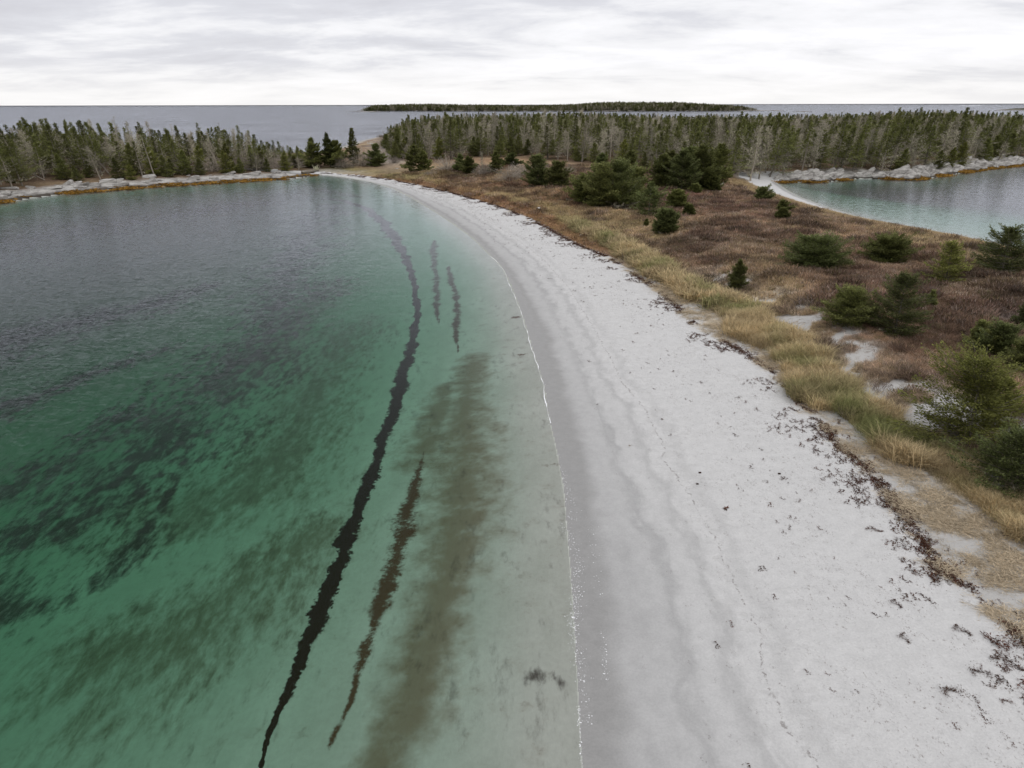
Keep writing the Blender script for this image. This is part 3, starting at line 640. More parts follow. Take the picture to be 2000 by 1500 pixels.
# ------------------------------------------------------------------ dune trees, one by one
def dist_of(p): return math.sqrt(p[0] ** 2 + p[1] ** 2 + (CAM_H - p[2]) ** 2)
def tree_from_px(bx, by, ty, wpx):
    p = atg(bx, by)[0]; hor = math.hypot(p[0], p[1])
    # height: ray through the top pixel meets the vertical through the base
    d = ray(bx, ty); t = p[1] / d[1]; H = max(.5, CAM_H + d[2] * t - p[2])
    s = dist_of(p) / math.sqrt(FPX ** 2 + (bx - 1000) ** 2 + (by - 750) ** 2)
    return p, H, wpx * s * .5
DUNE = [ # base x, base y, top y, width, style, label
 (1300,455,414,50,'dense','dense rounded dark spruce at the tan grass edge, left of the red heath'),
 (1345,424,402,22,'dense','small dark spruce standing just right of the rounded one'),
 (1262,444,429,11,'cone','tiny spruce sapling left of the rounded dark spruce'),
 (1266,425,358,64,'light','light green open-branched spruce before the big clump'),
 (1321,407,374,38,'dense','dark bushy spruce beside the bright red shrubs'),
 (1357,382,362,24,'dense','small spruce at the foot of the right dark thicket'),
 (1486,394,368,36,'flag','wind-swept spruce behind the small cove beach'),
 (1526,413,393,30,'flag','low spruce beside the cove grass, upper half of a touching pair'),
 (1527,430,409,22,'dense','low round spruce, lower half of the touching pair by the cove'),
 (1592,523,471,102,'low','wide flat-topped dark spruce in the middle of the heath'),
 (1732,513,469,80,'low','wide low spruce with bare grey twigs in its front'),
 (1846,552,472,80,'yellow','yellow-green pointed spruce right of the twiggy low one'),
 (1957,531,449,96,'big','large blue-green leaning spruce against the cove water'),
 (1440,564,509,44,'cone','narrow upright spruce standing alone in the tan grass'),
 (1655,633,568,92,'low','low spreading spruce pressed against the largest heath spruce'),
 (1747,652,541,104,'big','largest full dark spruce on the heath'),
 (1817,597,569,25,'cone','little egg-shaped spruce right of the largest one'),
 (1905,676,630,54,'flag','small bright green slanting spruce left of the edge group'),
 (1950,692,640,80,'big','dense green spruce of the group by the sand patch'),
 (1938,690,652,70,'yellow','yellowish low spruce in front of the dense green one'),
 (1998,726,668,76,'big','dark spruce cut by the right edge of the photo, below the sand patch'),
 (2005,642,590,50,'big','dark spruce at the right edge, above the sand patch'),
 (1890,855,702,158,'twin','big yellow-green spruce with a broken open top above the fallen log'),
 (1940,830,738,80,'yellow','slender yellow-green side spruce joined to the open-topped one'),
 (1985,948,850,165,'big','blue-green bushy spruce at the right edge over brown litter'),
 # clump in the centre
 (1145,394,345,62,'low','left outermost dark spruce of the big central clump'),
 (1172,402,322,76,'big','tall dark spruce in the left half of the central clump'),
 (1208,405,318,84,'big','tallest spruce of the big central clump'),
 (1240,398,332,66,'big','dark spruce at the right end of the central clump'),
 (1205,407,366,70,'grey','greyish low spruce in front of the central clump'),
 (1050,366,305,52,'big','dark pointed spruce, left one of the pair above the orange grass'),
 (1090,368,320,52,'big','broader dark spruce, right one of the pair above the orange grass'),
 # thicket behind
 (1290,372,306,52,'big','spruce at the left end of the dark thicket before the wood'),
 (1330,374,298,58,'big','bushy spruce in the left middle of the dark thicket'),
 (1372,372,286,62,'big','tall spruce in the middle of the dark thicket'),
 (1402,362,283,44,'big','tall spruce at the right end of the dark thicket'),
 (1345,350,290,50,'big','spruce behind the middle of the dark thicket'),
 (1310,345,296,50,'light','lighter green spruce behind the left end of the thicket'),
 (1385,376,345,42,'dense','low spruce at the front foot of the dark thicket'),
 (1175,345,300,34,'light','slim spruce behind the central clump at its left'),
 (1230,352,296,40,'light','slim spruce behind the central clump at its right'),
 # row behind the beach head
 (613,326,270,42,'row','pointed dark spruce at the head of the beach, above the stump'),
 (646,326,261,24,'row','slim tall spruce second from the beach head'),
 (660,326,276,40,'light','broad green spruce touching the slim tall one'),
 (690,323,252,22,'row','tallest thin-topped spruce behind the beach head'),
 (737,324,282,34,'row','dark spruce right of the grey bushes, before the cobbles'),
 (809,336,284,44,'row','bushy dark spruce left of the orange meadow'),
 (828,334,296,28,'light','short green spruce leaning on the bushy one'),
 (899,335,302,24,'row','left spruce of a small pair in front of the orange meadow'),
 (915,340,306,32,'row','right spruce of a small pair in front of the orange meadow'),
 (979,325,311,16,'cone','spruce sapling before the orange meadow'),
 (998,328,300,30,'row','spruce at the right side of the orange meadow'),
 (968,340,298,26,'row','dark spruce behind the grey dead tree of the middle row'),
]
STY = {
 'dense': dict(pw=.6, round_=.5, dz=.20, nb=10, cpm=62, ragged=.14, cb=.0), 'cone': dict(pw=.85, dz=.22, nb=9, cpm=55, ragged=.18, cb=.0),
 'light': dict(pw=.75, dz=.32, nb=9, cpm=42, ragged=.28, cb=.04, upt=.3), 'flag': dict(pw=.7, dz=.26, nb=8, cpm=46, ragged=.3, cb=.02, asym=.5),
 'low': dict(pw=.5, round_=.55, dz=.20, nb=11, cpm=44, ragged=.26, cb=.0, elev=(-2, 28), upt=.16), 'yellow': dict(pw=.8, dz=.30, nb=9, cpm=40, ragged=.32, cb=.02, upt=.3),
 'big': dict(pw=.62, round_=.3, dz=.26, nb=11, cpm=40, ragged=.24, cb=.0, elev=(-4, 40)), 'twin': dict(pw=.62, round_=.3, dz=.24, nb=11, cpm=46, ragged=.42, cb=.05, elev=(0, 34), asym=.2, az0=2.8),
 'grey': dict(pw=.6, round_=.4, dz=.3, nb=9, cpm=30, ragged=.3, cb=.0, dead_below=.35), 'row': dict(pw=.8, dz=.30, nb=9, cpm=42, ragged=.34, cb=.06, asym=.15)}
TREEPOS = []
for i, (bx, by, ty, wpx, sty, lab) in enumerate(DUNE):
    p, H, rad_ = tree_from_px(bx, by, ty, wpx); TREEPOS.append((p[0], p[1], rad_)); k = dict(STY[sty]); D = dist_of(p)
    rad_ *= 1.05; f = max(.55, min(1.9, H / 3.0)); k['dz'] *= f; k['cpm'] *= 2.3 * (min(1.4, 70 / D) ** .45) / f ** .55
    k['cl'] = max(.14, .0023 * D) * f ** .4; k['cw'] = max(.055 * f ** .4, .0011 * D)
    mt = MAT_NEED_Y if sty in ('yellow', 'twin') else (MAT_NEED_B if (i % 3 == 0 or sty == 'big' and i in (12, 24)) else MAT_NEED)
    K = kit(100 + i, {'needles': mt}, H=H, Rad=rad_, **k)
    g = 'spruces of the middle row and clumps' if i >= 25 else 'young spruces on the heath'
    place_kit('spruce_tree', K, tuple(p), 0 if sty in ('flag', 'twin') else rng.random() * 6, 1.0, (rng.normal(0, .02), rng.normal(0, .03)), label=lab, cat='spruce', group=g)

# ------------------------------------------------------------------ bare shrubs and dead trees
def shrub_kit(seed, H=3., Rad=2.2, n=900, mat=MAT_TWIG):
    rg = np.random.default_rng(seed); a = MB(); b = MB()
    for j in range(14):
        az = rg.random() * 6.28; el = rg.uniform(.5, 1.45); L = H / math.sin(max(el, .7)) * rg.uniform(.6, .95); s = np.linspace(0, 1, 4); rr = np.minimum(L * math.cos(el), Rad) * s ** 1.2
        a.add(*tube(np.column_stack([np.cos(az) * rr + rg.normal(0, .06, 4) * s, np.sin(az) * rr + rg.normal(0, .06, 4) * s, L * math.sin(el) * s * .9 - .1]), .05 * (1 - .8 * s), 4))
    u = rg.random(n) * 6.28; v = rg.random(n) ** .6; q = np.arccos(rg.uniform(0, 1, n))
    lump = 1 + .22 * np.sin(u * 3 + seed) + .15 * np.sin(q * 7 + u * 2)
    d = np.column_stack([np.sin(q) * np.cos(u), np.sin(q) * np.sin(u), np.cos(q)]); p = d * (v * lump)[:, None] * np.array([Rad, Rad, H * .95]) * .85
    p[:, 2] += .1
    cards(b, p, d + rg.normal(0, .45, (n, 3)), rg.uniform(.35, .9, n) * H / 3, .045 * H / 3, rg, tilt=1)
    return {'stems': a.mesh('stems', MAT_DEAD, True), 'twigs': b.mesh('twigs', mat)}
SK = [shrub_kit(s, n=1300) for s in (1, 2, 3, 4)]
SKL = [shrub_kit(s, n=900, mat=MAT_DEAD) for s in (5, 6)]
SH = [ # base x, y, top y, width, label
 (872,336,300,50,'grey bare bush with long upright stems before the orange meadow'),(996,354,322,58,'pale grey dome-shaped bare bush above the beach'),
 (1022,350,322,44,'smaller bare bush right of the pale dome-shaped one'),(1010,338,318,40,'brownish bare bush behind the pale dome-shaped one'),
 (945,344,318,40,'low tangle of bare twigs round the dead tree of the middle row'),(672,328,300,40,'grey leafless bush between the beach-head spruces'),
 (708,324,288,44,'tall grey leafless bush left of the dark spruce by the cobbles'),(722,322,296,32,'leafless bush behind the dark spruce by the cobbles'),
 (505,332,298,74,'broad grey dome of bare alder on the left shore'),(470,334,305,44,'bare alder left of the broad dome'),(548,328,300,46,'bare alder right of the broad dome'),
 (582,326,304,40,'last bare alder before the gap to the open sea'),(455,300,262,50,'tall brown bare tree top in the gap of the left grove'),
 (415,335,305,70,'grey bare bush at the foot of the leaning trunks'),(360,338,312,60,'flat bare bush on the rocky left shore'),(320,340,314,36,'small bare bush next to the root plate'),
 (640,312,296,40,'pale bare bush behind the beach-head spruces'),(770,318,304,24,'small bare bush on the cobble patch'),(745,268,262,20,'stunted bush on the cobble point'),
 (840,345,333,30,'low brown bush in the meadow grass'),(1110,345,318,36,'grey bare bush behind the pair of dark spruces'),(1060,335,312,30,'thin bare bush behind the pair of dark spruces')]
for i, (bx, by, ty, wpx, lab) in enumerate(SH):
    p, H, rad_ = tree_from_px(bx, by, ty, wpx); K = (SKL if 'pale' in lab or 'grey' in lab else SK)[i % 2]
    place_kit('bare_shrub', K, tuple(p), rng.random() * 6, (rad_ / 2.0, rad_ / 2.0, H / 3.0), label=lab, cat='bush', group='leafless bushes')

KG = [kit(200 + s, {}, H=10, Rad=1.9 + .3 * (s % 3), cb=.12, pw=1.15, dz=.50, nb=6, cpm=17, cl=.42, cw=.13, ragged=.42, asym=.35, dead_below=.12 + .04 * (s % 4), wob=.1) for s in range(6)]
KH = [kit(230 + s, {}, H=10, Rad=1.75, cb=.14, pw=1.0, dz=.50, nb=5, cpm=16, cl=.42, cw=.13, ragged=.5, asym=.45, dead_below=.52 + .1 * (s % 3)) for s in range(6)]
KD = [kit(260 + s, {}, H=9.5, Rad=1.2, cb=.12, pw=.62, dz=.42, nb=5, cpm=20, cl=.42, cw=.11, ragged=.5, mode='dead', bend=.05) for s in range(6)]
KB = [kit(290 + s, {}, H=9, Rad=.8, cb=.35, pw=.6, dz=.9, nb=4, cpm=8, cl=.4, cw=.1, ragged=.5, mode='dead', bend=.04) for s in range(3)]
KY = [kit(320 + s, {'needles': MAT_NEED_Y if s == 1 else MAT_NEED}, H=5, Rad=1.7, cb=.02, pw=.75, dz=.34, nb=9, cpm=26, cl=.36, cw=.12, ragged=.28) for s in range(3)]
for bx, by, ty, k, lab, cat in [(942,344,298,KD[1],'dead grey tree with fine branches above the beach grass','dead tree'),(435,300,236,KB[0],'thin bare trunk against the sea in the left grove','dead tree'),(240,330,224,KB[1],'bare broken-off trunk rising over the left grove','dead tree')]:
    p, H, _ = tree_from_px(bx, by, ty, 10); place_kit('dead_tree', k, tuple(p), 1., H / 9.3, label=lab, cat=cat)

# ------------------------------------------------------------------ the woods
def in_poly_pts(poly, dens, seed):
    rg = np.random.default_rng(seed); lo, hi = poly.min(0), poly.max(0); n = int((hi[0] - lo[0]) * (hi[1] - lo[1]) * dens)
    P = rg.uniform(lo, hi, (n, 2)); P = P[inside(P, poly)]; return P
def thin(P, r):
    keep = []; grid = {}
    for i, (x, y) in enumerate(P):
        k = (int(x // r), int(y // r)); ok_ = True
        for a in (-1, 0, 1):
            for b in (-1, 0, 1):
                for j in grid.get((k[0] + a, k[1] + b), ()):
                    if (P[j][0] - x) ** 2 + (P[j][1] - y) ** 2 < r * r: ok_ = False
        if ok_: grid.setdefault(k, []).append(i); keep.append(i)
    return P[keep]
WR = thin(in_poly_pts(FOR_R, .16, 3), 2.3); WL = thin(in_poly_pts(FOR_L, .14, 4), 2.3)
def prep(P, left):
    F_ = all_fields(P); px, py, ok_ = pix(np.column_stack([P, F_['z']]))
    m = ok_ & (px > -260) & (px < 2260) & (F_['sd'] > 3.5); P, z, px, py, fd = P[m], F_['z'][m], px[m], py[m], F_['fd'][m]
    return [dict(x=P[i, 0], y=P[i, 1], z=z[i], px=px[i], py=py[i], edge=-fd[i], left=left) for i in range(len(P))]
TR = prep(WR, 0) + prep(WL, 1)
rg = np.random.default_rng(5)
for t_ in TR:
    x = t_['px']; e_ = t_['edge']
    if t_['left']:
        h = np.interp(x, [-200, 0, 100, 300, 450, 520, 560, 590], [11, 11.5, 12, 11.3, 11, 9.5, 7.5, 5]); lean = -.13 * np.interp(x, [0, 300, 500], [1.2, 1, .3]); pk = (.42, .28, .22, .08)
    else:
        h = np.interp(x, [740, 780, 900, 1100, 1400, 1700, 1900, 2100], [6.5, 9.5, 11.5, 11.5, 11, 12, 12.5, 12.5]); lean = .10 * np.interp(x, [900, 1400, 1700], [0, .7, 1.2]); pk = (.44, .30, .21, .05) if x > 1600 else (.36, .30, .27, .07)
    front = e_ < 7
    if front: h *= rg.uniform(.55, .95)
    if e_ > 60 and rg.random() < .15 : h *= 1.1
    h *= rg.normal(1, .13) ; kd = rg.choice(4, p=pk)
    if front and rg.random() < .40: kd = 4; h = rg.uniform(2.8, 6.5)
    yt = np.interp(x, [-200, 0, 100, 130, 300, 450, 520, 560, 590], [236, 234, 232, 230, 238, 240, 254, 274, 292]) if t_['left'] else np.interp(x, [745, 765, 790, 830, 950, 1100, 1300, 1500, 1700, 1780, 1860, 1950, 2050], [262, 244, 230, 224, 221, 219, 224, 224, 222, 217, 217, 221, 228])
    hc = CAM_H - (yt - 204) / 1602 * t_['y'] - t_['z']; u_ = rg.random(); h = min(h * 1.05, hc * ((.64 + .40 * u_ ** 2.0) if rg.random() > .06 else rg.uniform(.98, 1.10))) if hc > 3 else min(h, 3)
    h *= .80 + .25 * float(vnoise(np.array([t_['x'] / 9.]), np.array([t_['y'] / 14.]), 17)[0])
    t_['kd'] = kd; t_['h'] = max(2.5, h); t_['lean'] = lean + rg.normal(0, .045) + (rg.normal(0, .12) if kd in (2, 3) else 0); t_['rz'] = rg.normal(0, .7); t_['v'] = int(rg.integers(0, 6)); t_['tx'] = rg.normal(0, .05)
    D = math.hypot(t_['x'], t_['y']); hid = min(e_, 60) / 14.; t_['score'] = t_['h'] / D * (1 - min(.75, hid * .25))
KIT = [KG, KH, KD, KB, KY]; KREF = [10, 10, 9.5, 9, 5]
NM = ['spruce_tree', 'spruce_tree', 'dead_tree', 'dead_tree', 'spruce_tree']
KL = ['green spruce', 'spruce green only at its top over grey lichen-hung branches', 'dead grey spruce hung with pale lichen', 'bare dead trunk with few branch stubs', 'short bushy green spruce']
def zone(t_):
    x = t_['px']; fr = t_['edge'] < 9
    if t_['left']: z_ = 'of the left grove'; 
    elif x < 840: z_ = 'by the cobble point'
    elif x < 1130: z_ = 'behind the orange meadow'
    elif x < 1430: z_ = 'behind the dark thicket'
    else: z_ = 'above the cove'
    return z_, ('front row' if fr else 'inner wood')
live = sorted([t_ for t_ in TR if t_['kd'] in (0, 1, 4)], key=lambda q: -q['score']); dead = sorted([t_ for t_ in TR if t_['kd'] in (2, 3)], key=lambda q: -q['score'])
rest = live[246:] + dead[290:]
KL = ['green spruce', 'half-bare spruce', 'dead grey spruce', 'dead pole', 'bushy low spruce']
sel_ = live[:246] + dead[:290]; GR = {}
for t_ in sel_:
    z_, rw = zone(t_); w_ = {0: 'left', 1: 'middle', 2: 'right'}[min(2, int(((t_['px'] + 200) % 300) // 100))]
    hz_ = 'tall' if t_['h'] > 9 else ('middling' if t_['h'] > 6 else 'short'); ln = ' left-leaning' if t_['lean'] < -.2 else (' right-leaning' if t_['lean'] > .2 else '')
    t_['key'] = ('%s%s %s' % (hz_, ln, KL[t_['kd']]), z_, rw); GR.setdefault(t_['key'], []).append(t_)
ORD = ['leftmost', 'second', 'third', 'fourth', 'fifth', 'sixth']
def pl(a): return a.replace('spruce', 'spruces').replace('pole', 'poles')
for (a_, z_, rw), l_ in GR.items():
    l_.sort(key=lambda q: q['px'])
    for i, t_ in enumerate(l_):
        if len(l_) == 1: t_['lab'] = '%s, %s %s' % (a_, rw, z_)
        elif len(l_) <= 6: t_['lab'] = ('leftmost of %s, %s %s' % (pl(a_), rw, z_)) if i == 0 else '%s from left of %s, %s %s' % (ORD[i], pl(a_), rw, z_)
        else: t_['lab'] = '%s, %s %s' % (a_, rw, z_)
        t_['grp'] = '%s, %s %s' % (pl(a_), rw, z_)
for t_ in sel_:
    kd = t_['kd']; K = KIT[kd][t_['v'] % len(KIT[kd])]; s_ = t_['h'] / KREF[kd]
    place_kit(NM[kd], K, (t_['x'], t_['y'], t_['z'] - .1), t_['rz'], (s_ * .55 + .6, s_ * .55 + .6, s_) if kd != 4 else s_, (t_['tx'], t_['lean']), label=t_['lab'], cat='dead tree' if kd in (2, 3) else 'spruce', group=t_['grp'])
def joined(K):
    """all parts of a tree in one source mesh for the far part of the wood"""
    obs = [bpy.data.objects.new('j', m) for m in K.values()]
    V = []; Fs = {}; rn = []; tp = []; n0 = 0; mats = []; mi = []
    for m in K.values():
        nv = len(m.vertices); co = np.empty(nv * 3, np.float32); m.vertices.foreach_get('co', co); V.append(co.reshape(-1, 3))
        lp = np.empty(len(m.loops), np.int32); m.loops.foreach_get('vertex_index', lp); f = lp.reshape(-1, 4) + n0; Fs.setdefault(4, []).append(f)
        a = np.empty(nv, np.float32); m.attributes['rnd'].data.foreach_get('value', a); rn.append(a); tp.append(np.zeros(nv)); n0 += nv; mats.append(m.materials[0]); mi.append(np.full(len(f), len(mats) - 1))
    me = mk_mesh('woodland_tree', np.concatenate(V), np.concatenate(Fs[4]), None, False, {'rnd': np.concatenate(rn), 'tip': np.concatenate(tp)})
    for q in mats: me.materials.append(q)
    me.polygons.foreach_set('material_index', np.concatenate(mi).astype(np.int32)); 
    for q in obs: bpy.data.objects.remove(q)
    return me
jm = []; jidx = {}
for kd in range(5):
    for v, K in enumerate(KIT[kd]): jidx[(kd, v)] = len(jm); jm.append(joined(K))
if rest:
    pts = [(t_['x'], t_['y'], t_['z'] - .1) for t_ in rest]
    rot = [list((Matrix.Rotation(t_['lean'], 3, 'Y') @ Matrix.Rotation(t_['tx'], 3, 'X') @ Matrix.Rotation(t_['rz'], 3, 'Z')).to_euler()) for t_ in rest]
    sc = []
    for t_ in rest: s_ = t_['h'] / KREF[t_['kd']]; sc.append((s_ * .55 + .6, s_ * .55 + .6, s_) if t_['kd'] != 4 else (s_,) * 3)
    vi = [jidx[(t_['kd'], t_['v'] % len(KIT[t_['kd']]))] for t_ in rest]
    instancer('woodland', jm, pts, rot, np.array(sc), vi, label='inner mass of mixed green and dead spruces filling the woods', cat='wood')
print('trees', len(live), len(dead), len(rest))

# fallen trunks in the left grove and at the cove
for i, (x0, y0, x1, y1, z1, lab) in enumerate([(560//1,0,0,0,0,'')][:0] + [
    (88,352,60,342,1.6,'fallen grey trunk propped on the rocks at the left end'),(215,342,180,300,6.0,'long grey trunk leaning steeply to the left in the left grove'),
    (235,338,212,306,5.0,'second leaning bare trunk right of the long one in the left grove'),(430,334,412,290,6.5,'pale thin trunk leaning over the bare alders'),
    (1040,352,1000,344,1.2,'pale dead branch lying below the grey bushes above the beach'),(1465,345,1430,320,4.0,'bare trunk leaning over the head of the cove')]):
    a = atg(x0, y0)[0]; d = at(x1, y1, 0)[:2]; b = atg(x1, y0)[0]; b = np.array([b[0], b[1], b[2] + z1]); s = np.linspace(0, 1, 6)[:, None]; pts = (1 - s) * a + s * b; pts = pts - a
    pts += rng.normal(0, .05, pts.shape); m = MB().add(*tube(pts, np.linspace(.16, .05, 6), 7)); q = MB().add(*tube(pts, np.linspace(.14, .04, 6), 5))
    e_ = empty('fallen_tree', tuple(a)); obj('trunk', m.mesh('trunk', MAT_DEAD, True), e_); br = MB()
    for j in range(9):
        s0 = rng.uniform(.25, 1); p0 = pts[0] * (1 - s0) + pts[-1] * s0; br.add(*tube([p0, p0 + rng.normal(0, .5, 3) + [0, 0, .2], p0 + rng.normal(0, .8, 3) + [0, 0, .3]], [.03, .02, .008], 4))
    obj('branches', br.mesh('branches', MAT_DEAD), e_); tag(e_, lab, 'fallen tree')

# ------------------------------------------------------------------ rocks
def rock_mesh(seed, flat=.5):
    import bmesh
    rg = np.random.default_rng(seed); bm = bmesh.new()
    for q in range(26):
        v = rg.normal(0, 1, 3); v /= np.linalg.norm(v); v = np.sign(v) * np.abs(v) ** .6; bm.verts.new((v[0] * .6, v[1] * .42, v[2] * flat * .5))
    r = bmesh.ops.convex_hull(bm, input=bm.verts); bmesh.ops.delete(bm, geom=[g for g in r['geom_interior'] if isinstance(g, bmesh.types.BMVert)], context='VERTS')
    bmesh.ops.bevel(bm, geom=bm.edges[:], offset=.025, segments=1, affect='EDGES'); m = bpy.data.meshes.new('rock'); bm.to_mesh(m); bm.free(); m.materials.append(MAT_ROCK); return m
RM_ = [rock_mesh(s, .75) for s in range(6)]; RF = [rock_mesh(s + 20, .4) for s in range(5)]
def along(l, s):
    d = np.concatenate([[0], np.cumsum(np.linalg.norm(np.diff(l, axis=0), axis=1))]); return np.column_stack([np.interp(s, d, l[:, 0]), np.interp(s, d, l[:, 1])]), d[-1]
def rocks(l, n, off, size, meshes, tilt, label_f, grp, name='rock'):
    rg = np.random.default_rng(n); _, T = along(l, 0); s = rg.uniform(0, T, n); p, _ = along(l, s); q, _ = along(l, np.minimum(s + .5, T)); p0, _ = along(l, np.maximum(s - .5, 0)); d = q - p0; d /= np.linalg.norm(d, axis=1)[:, None] + 1e-9
    nr = np.column_stack([-d[:, 1], d[:, 0]]); o_ = rg.uniform(off[0], off[1], n)
    t1 = inside(p + nr * 2, land); nr[~t1] *= -1; p = p + nr * o_[:, None]; z = height(p); px, py, ok_ = pix(np.column_stack([p, z]))
    for i in range(n):
        if not ok_[i] or px[i] < -60 or px[i] > 2060: continue
        sz = rg.uniform(*size) ; o = obj(name, meshes[i % len(meshes)]); o.location = (p[i, 0], p[i, 1], z[i] + .04 * sz)
        o.rotation_euler = (tilt[0] + rg.normal(0, .15), tilt[1] + rg.normal(0, .15), tilt[2] + rg.normal(0, .35)); o.scale = (sz * rg.uniform(.8, 1.5), sz * rg.uniform(.6, 1.), sz * rg.uniform(.6, 1.1))
        lb, gp = label_f(px[i], py[i], o_[i]); tag(o, lb, 'rock', gp)
def lr(px, py, o):
    a = 'at the head of the cove' if px < 1620 else ('under the wood in the middle of the cove' if px < 1820 else 'at the far right end of the cove'); b = 'wet dark-footed' if o < 1.5 else ('tilted pale grey' if o < 4 else 'pale dry')
    return '%s rock slab %s' % (b, a), '%s rock slabs %s' % (b, a)
def ll(px, py, o):
    a = 'at the far left of the bay' if px < 180 else ('below the leaning trunks' if px < 400 else 'near the head of the beach'); b = 'low tide-washed' if o < 2 else 'pale dry'
    return '%s rock on the left shore %s' % (b, a), '%s rocks on the left shore %s' % (b, a)
rocks(rR, 290, (.2, 5.5), (.9, 2.7), RM_, (.25, -.45, .35), lr, '')
rocks(rL, 210, (1.0, 9.0), (.7, 2.6), RF + RM_[:2], (0, -.1, .2), ll, '')
rocks(line([(700,282),(735,274),(770,300),(800,318),(790,330)], 2.), 40, (-4, 4), (.5, 1.1), RF, (0, 0, 0), lambda x, y, o: ('grey cobble on the stony point left of the wood', 'grey cobbles on the stony point'), '', 'cobble')

# ------------------------------------------------------------------ grasses, heath, weed
def tuft(seed, n, h, rb, spread, w, curve=.5, rr=None):
    rg = np.random.default_rng(seed); mb = MB(); az = rg.random(n) * 6.28; b = np.column_stack([rg.normal(0, rb, n), rg.normal(0, rb, n), np.full(n, -.03)])
    L = h * rg.uniform(.55, 1.1, n); sp = np.abs(rg.normal(spread, spread * .5, n)); dx = np.cos(az) * np.sin(sp); dy = np.sin(az) * np.sin(sp); dz_ = np.cos(sp)
    s = np.column_stack([-np.sin(az), np.cos(az), np.zeros(n)]) * w
    p1 = b + np.column_stack([dx, dy, dz_]) * (L * .5)[:, None]; p2 = p1 + np.column_stack([dx * (1 + curve), dy * (1 + curve), dz_ * (1 - curve)]) * (L * .5)[:, None]
    V = np.stack([b - s * .5, b + s * .5, p1 + s * .4, p1 - s * .4, p2], 1).reshape(-1, 3); k = np.arange(n)[:, None] * 5
    r = rg.random(n) if rr is None else rr(rg, n); mb.add(V, k + np.array([0, 1, 2, 3]), np.repeat(r, 5)); mb.F[3].append(k + np.array([3, 2, 4])); return mb.mesh('tuft', MAT_TUFT)
def twigs(seed, n, h, r_, w):
    rg = np.random.default_rng(seed); mb = MB(); u = rg.random(n) * 6.28; q = rg.random(n) ** .5 * r_; p = np.column_stack([np.cos(u) * q, np.sin(u) * q, rg.uniform(0, h * .55, n)])
    d = np.column_stack([np.cos(u) * .5, np.sin(u) * .5, np.full(n, .9)]) + rg.normal(0, .4, (n, 3)); cards(mb, p, d, h * rg.uniform(.35, .7, n), w, rg, tilt=1); return mb.mesh('tuft', MAT_TUFT)
def wisp(seed, n, r_, w):
    rg = np.random.default_rng(seed); mb = MB(); p = np.column_stack([rg.normal(0, r_ * .5, n), rg.normal(0, r_ * .22, n), np.abs(rg.normal(.02, .025, n))]); a = rg.normal(0, .7, n) + rg.integers(0, 2, n) * 3.14
    cards(mb, p, np.column_stack([np.cos(a), np.sin(a), rg.normal(.05, .1, n)]), rg.uniform(.12, .4, n), w, rg, tilt=.4); return mb.mesh('tuft', MAT_TUFT)
def scatter_pts(n, rmin, rmax, a0, a1, seed, pw=1.6):
    rg = np.random.default_rng(seed); u = rg.random(n); r = (rmin ** (2 - pw) + u * (rmax ** (2 - pw) - rmin ** (2 - pw))) ** (1 / (2 - pw)); a = rg.uniform(a0, a1, n)
    return np.column_stack([np.sin(a) * r, np.cos(a) * r])
P = scatter_pts(330000, 11, 175, R(-12), R(47), 11, 1.35)
P = P[inside(P, land)]; FF = all_fields(P); m = (FF['sD'] > -.5) & (FF['fd'] > .5) & ((FF['w_bl'] + FF['w_br']) > .0); 
m &= ~((FF['br'] < brw(P))); m &= (FF['fd'] > -8)
P = P[m]; FF = {k: v[m] for k, v in FF.items()}; cc, ww = cover(P, FF)
rg = np.random.default_rng(12); n = len(P); D = np.hypot(P[:, 0], P[:, 1]); u = rg.random(n)
open_ = ww['sand'] + ww['rock']; sandn = fbm(P[:, 0], P[:, 1], .9, 3, 81)
keep = rg.random(n) > np.clip(open_ * 1.9 - .15, 0, .985); keep &= FF['sd'] > 2.5
grassy = ww['tan'] + ww['green'] + ww['orange'] * .8; heathy = ww['heath'] + ww['dark'] + ww['red']; beig = ww['beige'] + ww['sand'] * .5
ty = np.where(beig > .42, 2, np.where(u < np.clip(grassy / (grassy + heathy * 1.1 + 1e-6) + (fbm(P[:, 0], P[:, 1], 2.0, 4, 85) - .52) * 1.5 - .06 * (FF['sG'] > 6), .03, .98), 0, 1))
gapz = (FF['sD'] > -.1) & (FF['sG'] < -.2) & (P[:, 1] < 75)
sGn = FF['sG'] + (fbm(P[:, 0], P[:, 1], 2.2, 3, 99) - .5) * 2.6
ridge = (sGn > -.2) & (sGn < 2.4) & (P[:, 1] < 95)
ty[gapz] = 2; keep = np.where(gapz & ~ridge, fbm(P[:, 0], P[:, 1], 1.1, 4, 57) + rg.normal(0, .13, n) > .61 - .06 * (FF['sG'] > -2), keep); ty[ridge] = 0; opz = (FF['sG'] > 1.9) & (FF['sG'] < 6.0) & (P[:, 1] < 66) & (fbm(P[:, 0], P[:, 1], 1.5, 4, 35) + rg.normal(0, .05, n) > .52)
keep |= ridge & (sandn > .40)
keep &= ~(opz & ~ridge & (rg.random(n) < .85)); rh = .65 + 1.1 * fbm(P[:, 0], P[:, 1], 1.4, 3, 97)
mixc = lambda a, b, f: a * (1 - f[:, None]) + b * f[:, None]
tn = np.array([.42, .335, .20]); gn = np.array([.20, .205, .085]); base = cc * 1.25
gr = np.clip(ww['green'] * 1.2 + (fbm(P[:, 0], P[:, 1], 1.6, 3, 91) - .50) * 2.6 * ridge + (rg.random(n) < .10) * .5, 0, 1)
tint0 = mixc(mixc(base, np.tile(tn, (n, 1)), np.clip(ww['tan'] * .8 + ridge * .3, 0, .8)), np.tile(gn, (n, 1)), gr)
tint0[ridge] = mixc(np.tile(tn, (n, 1)), np.tile(gn, (n, 1)), gr)[ridge]; tint0 *= rg.uniform(.95, 1.5, (n, 1))
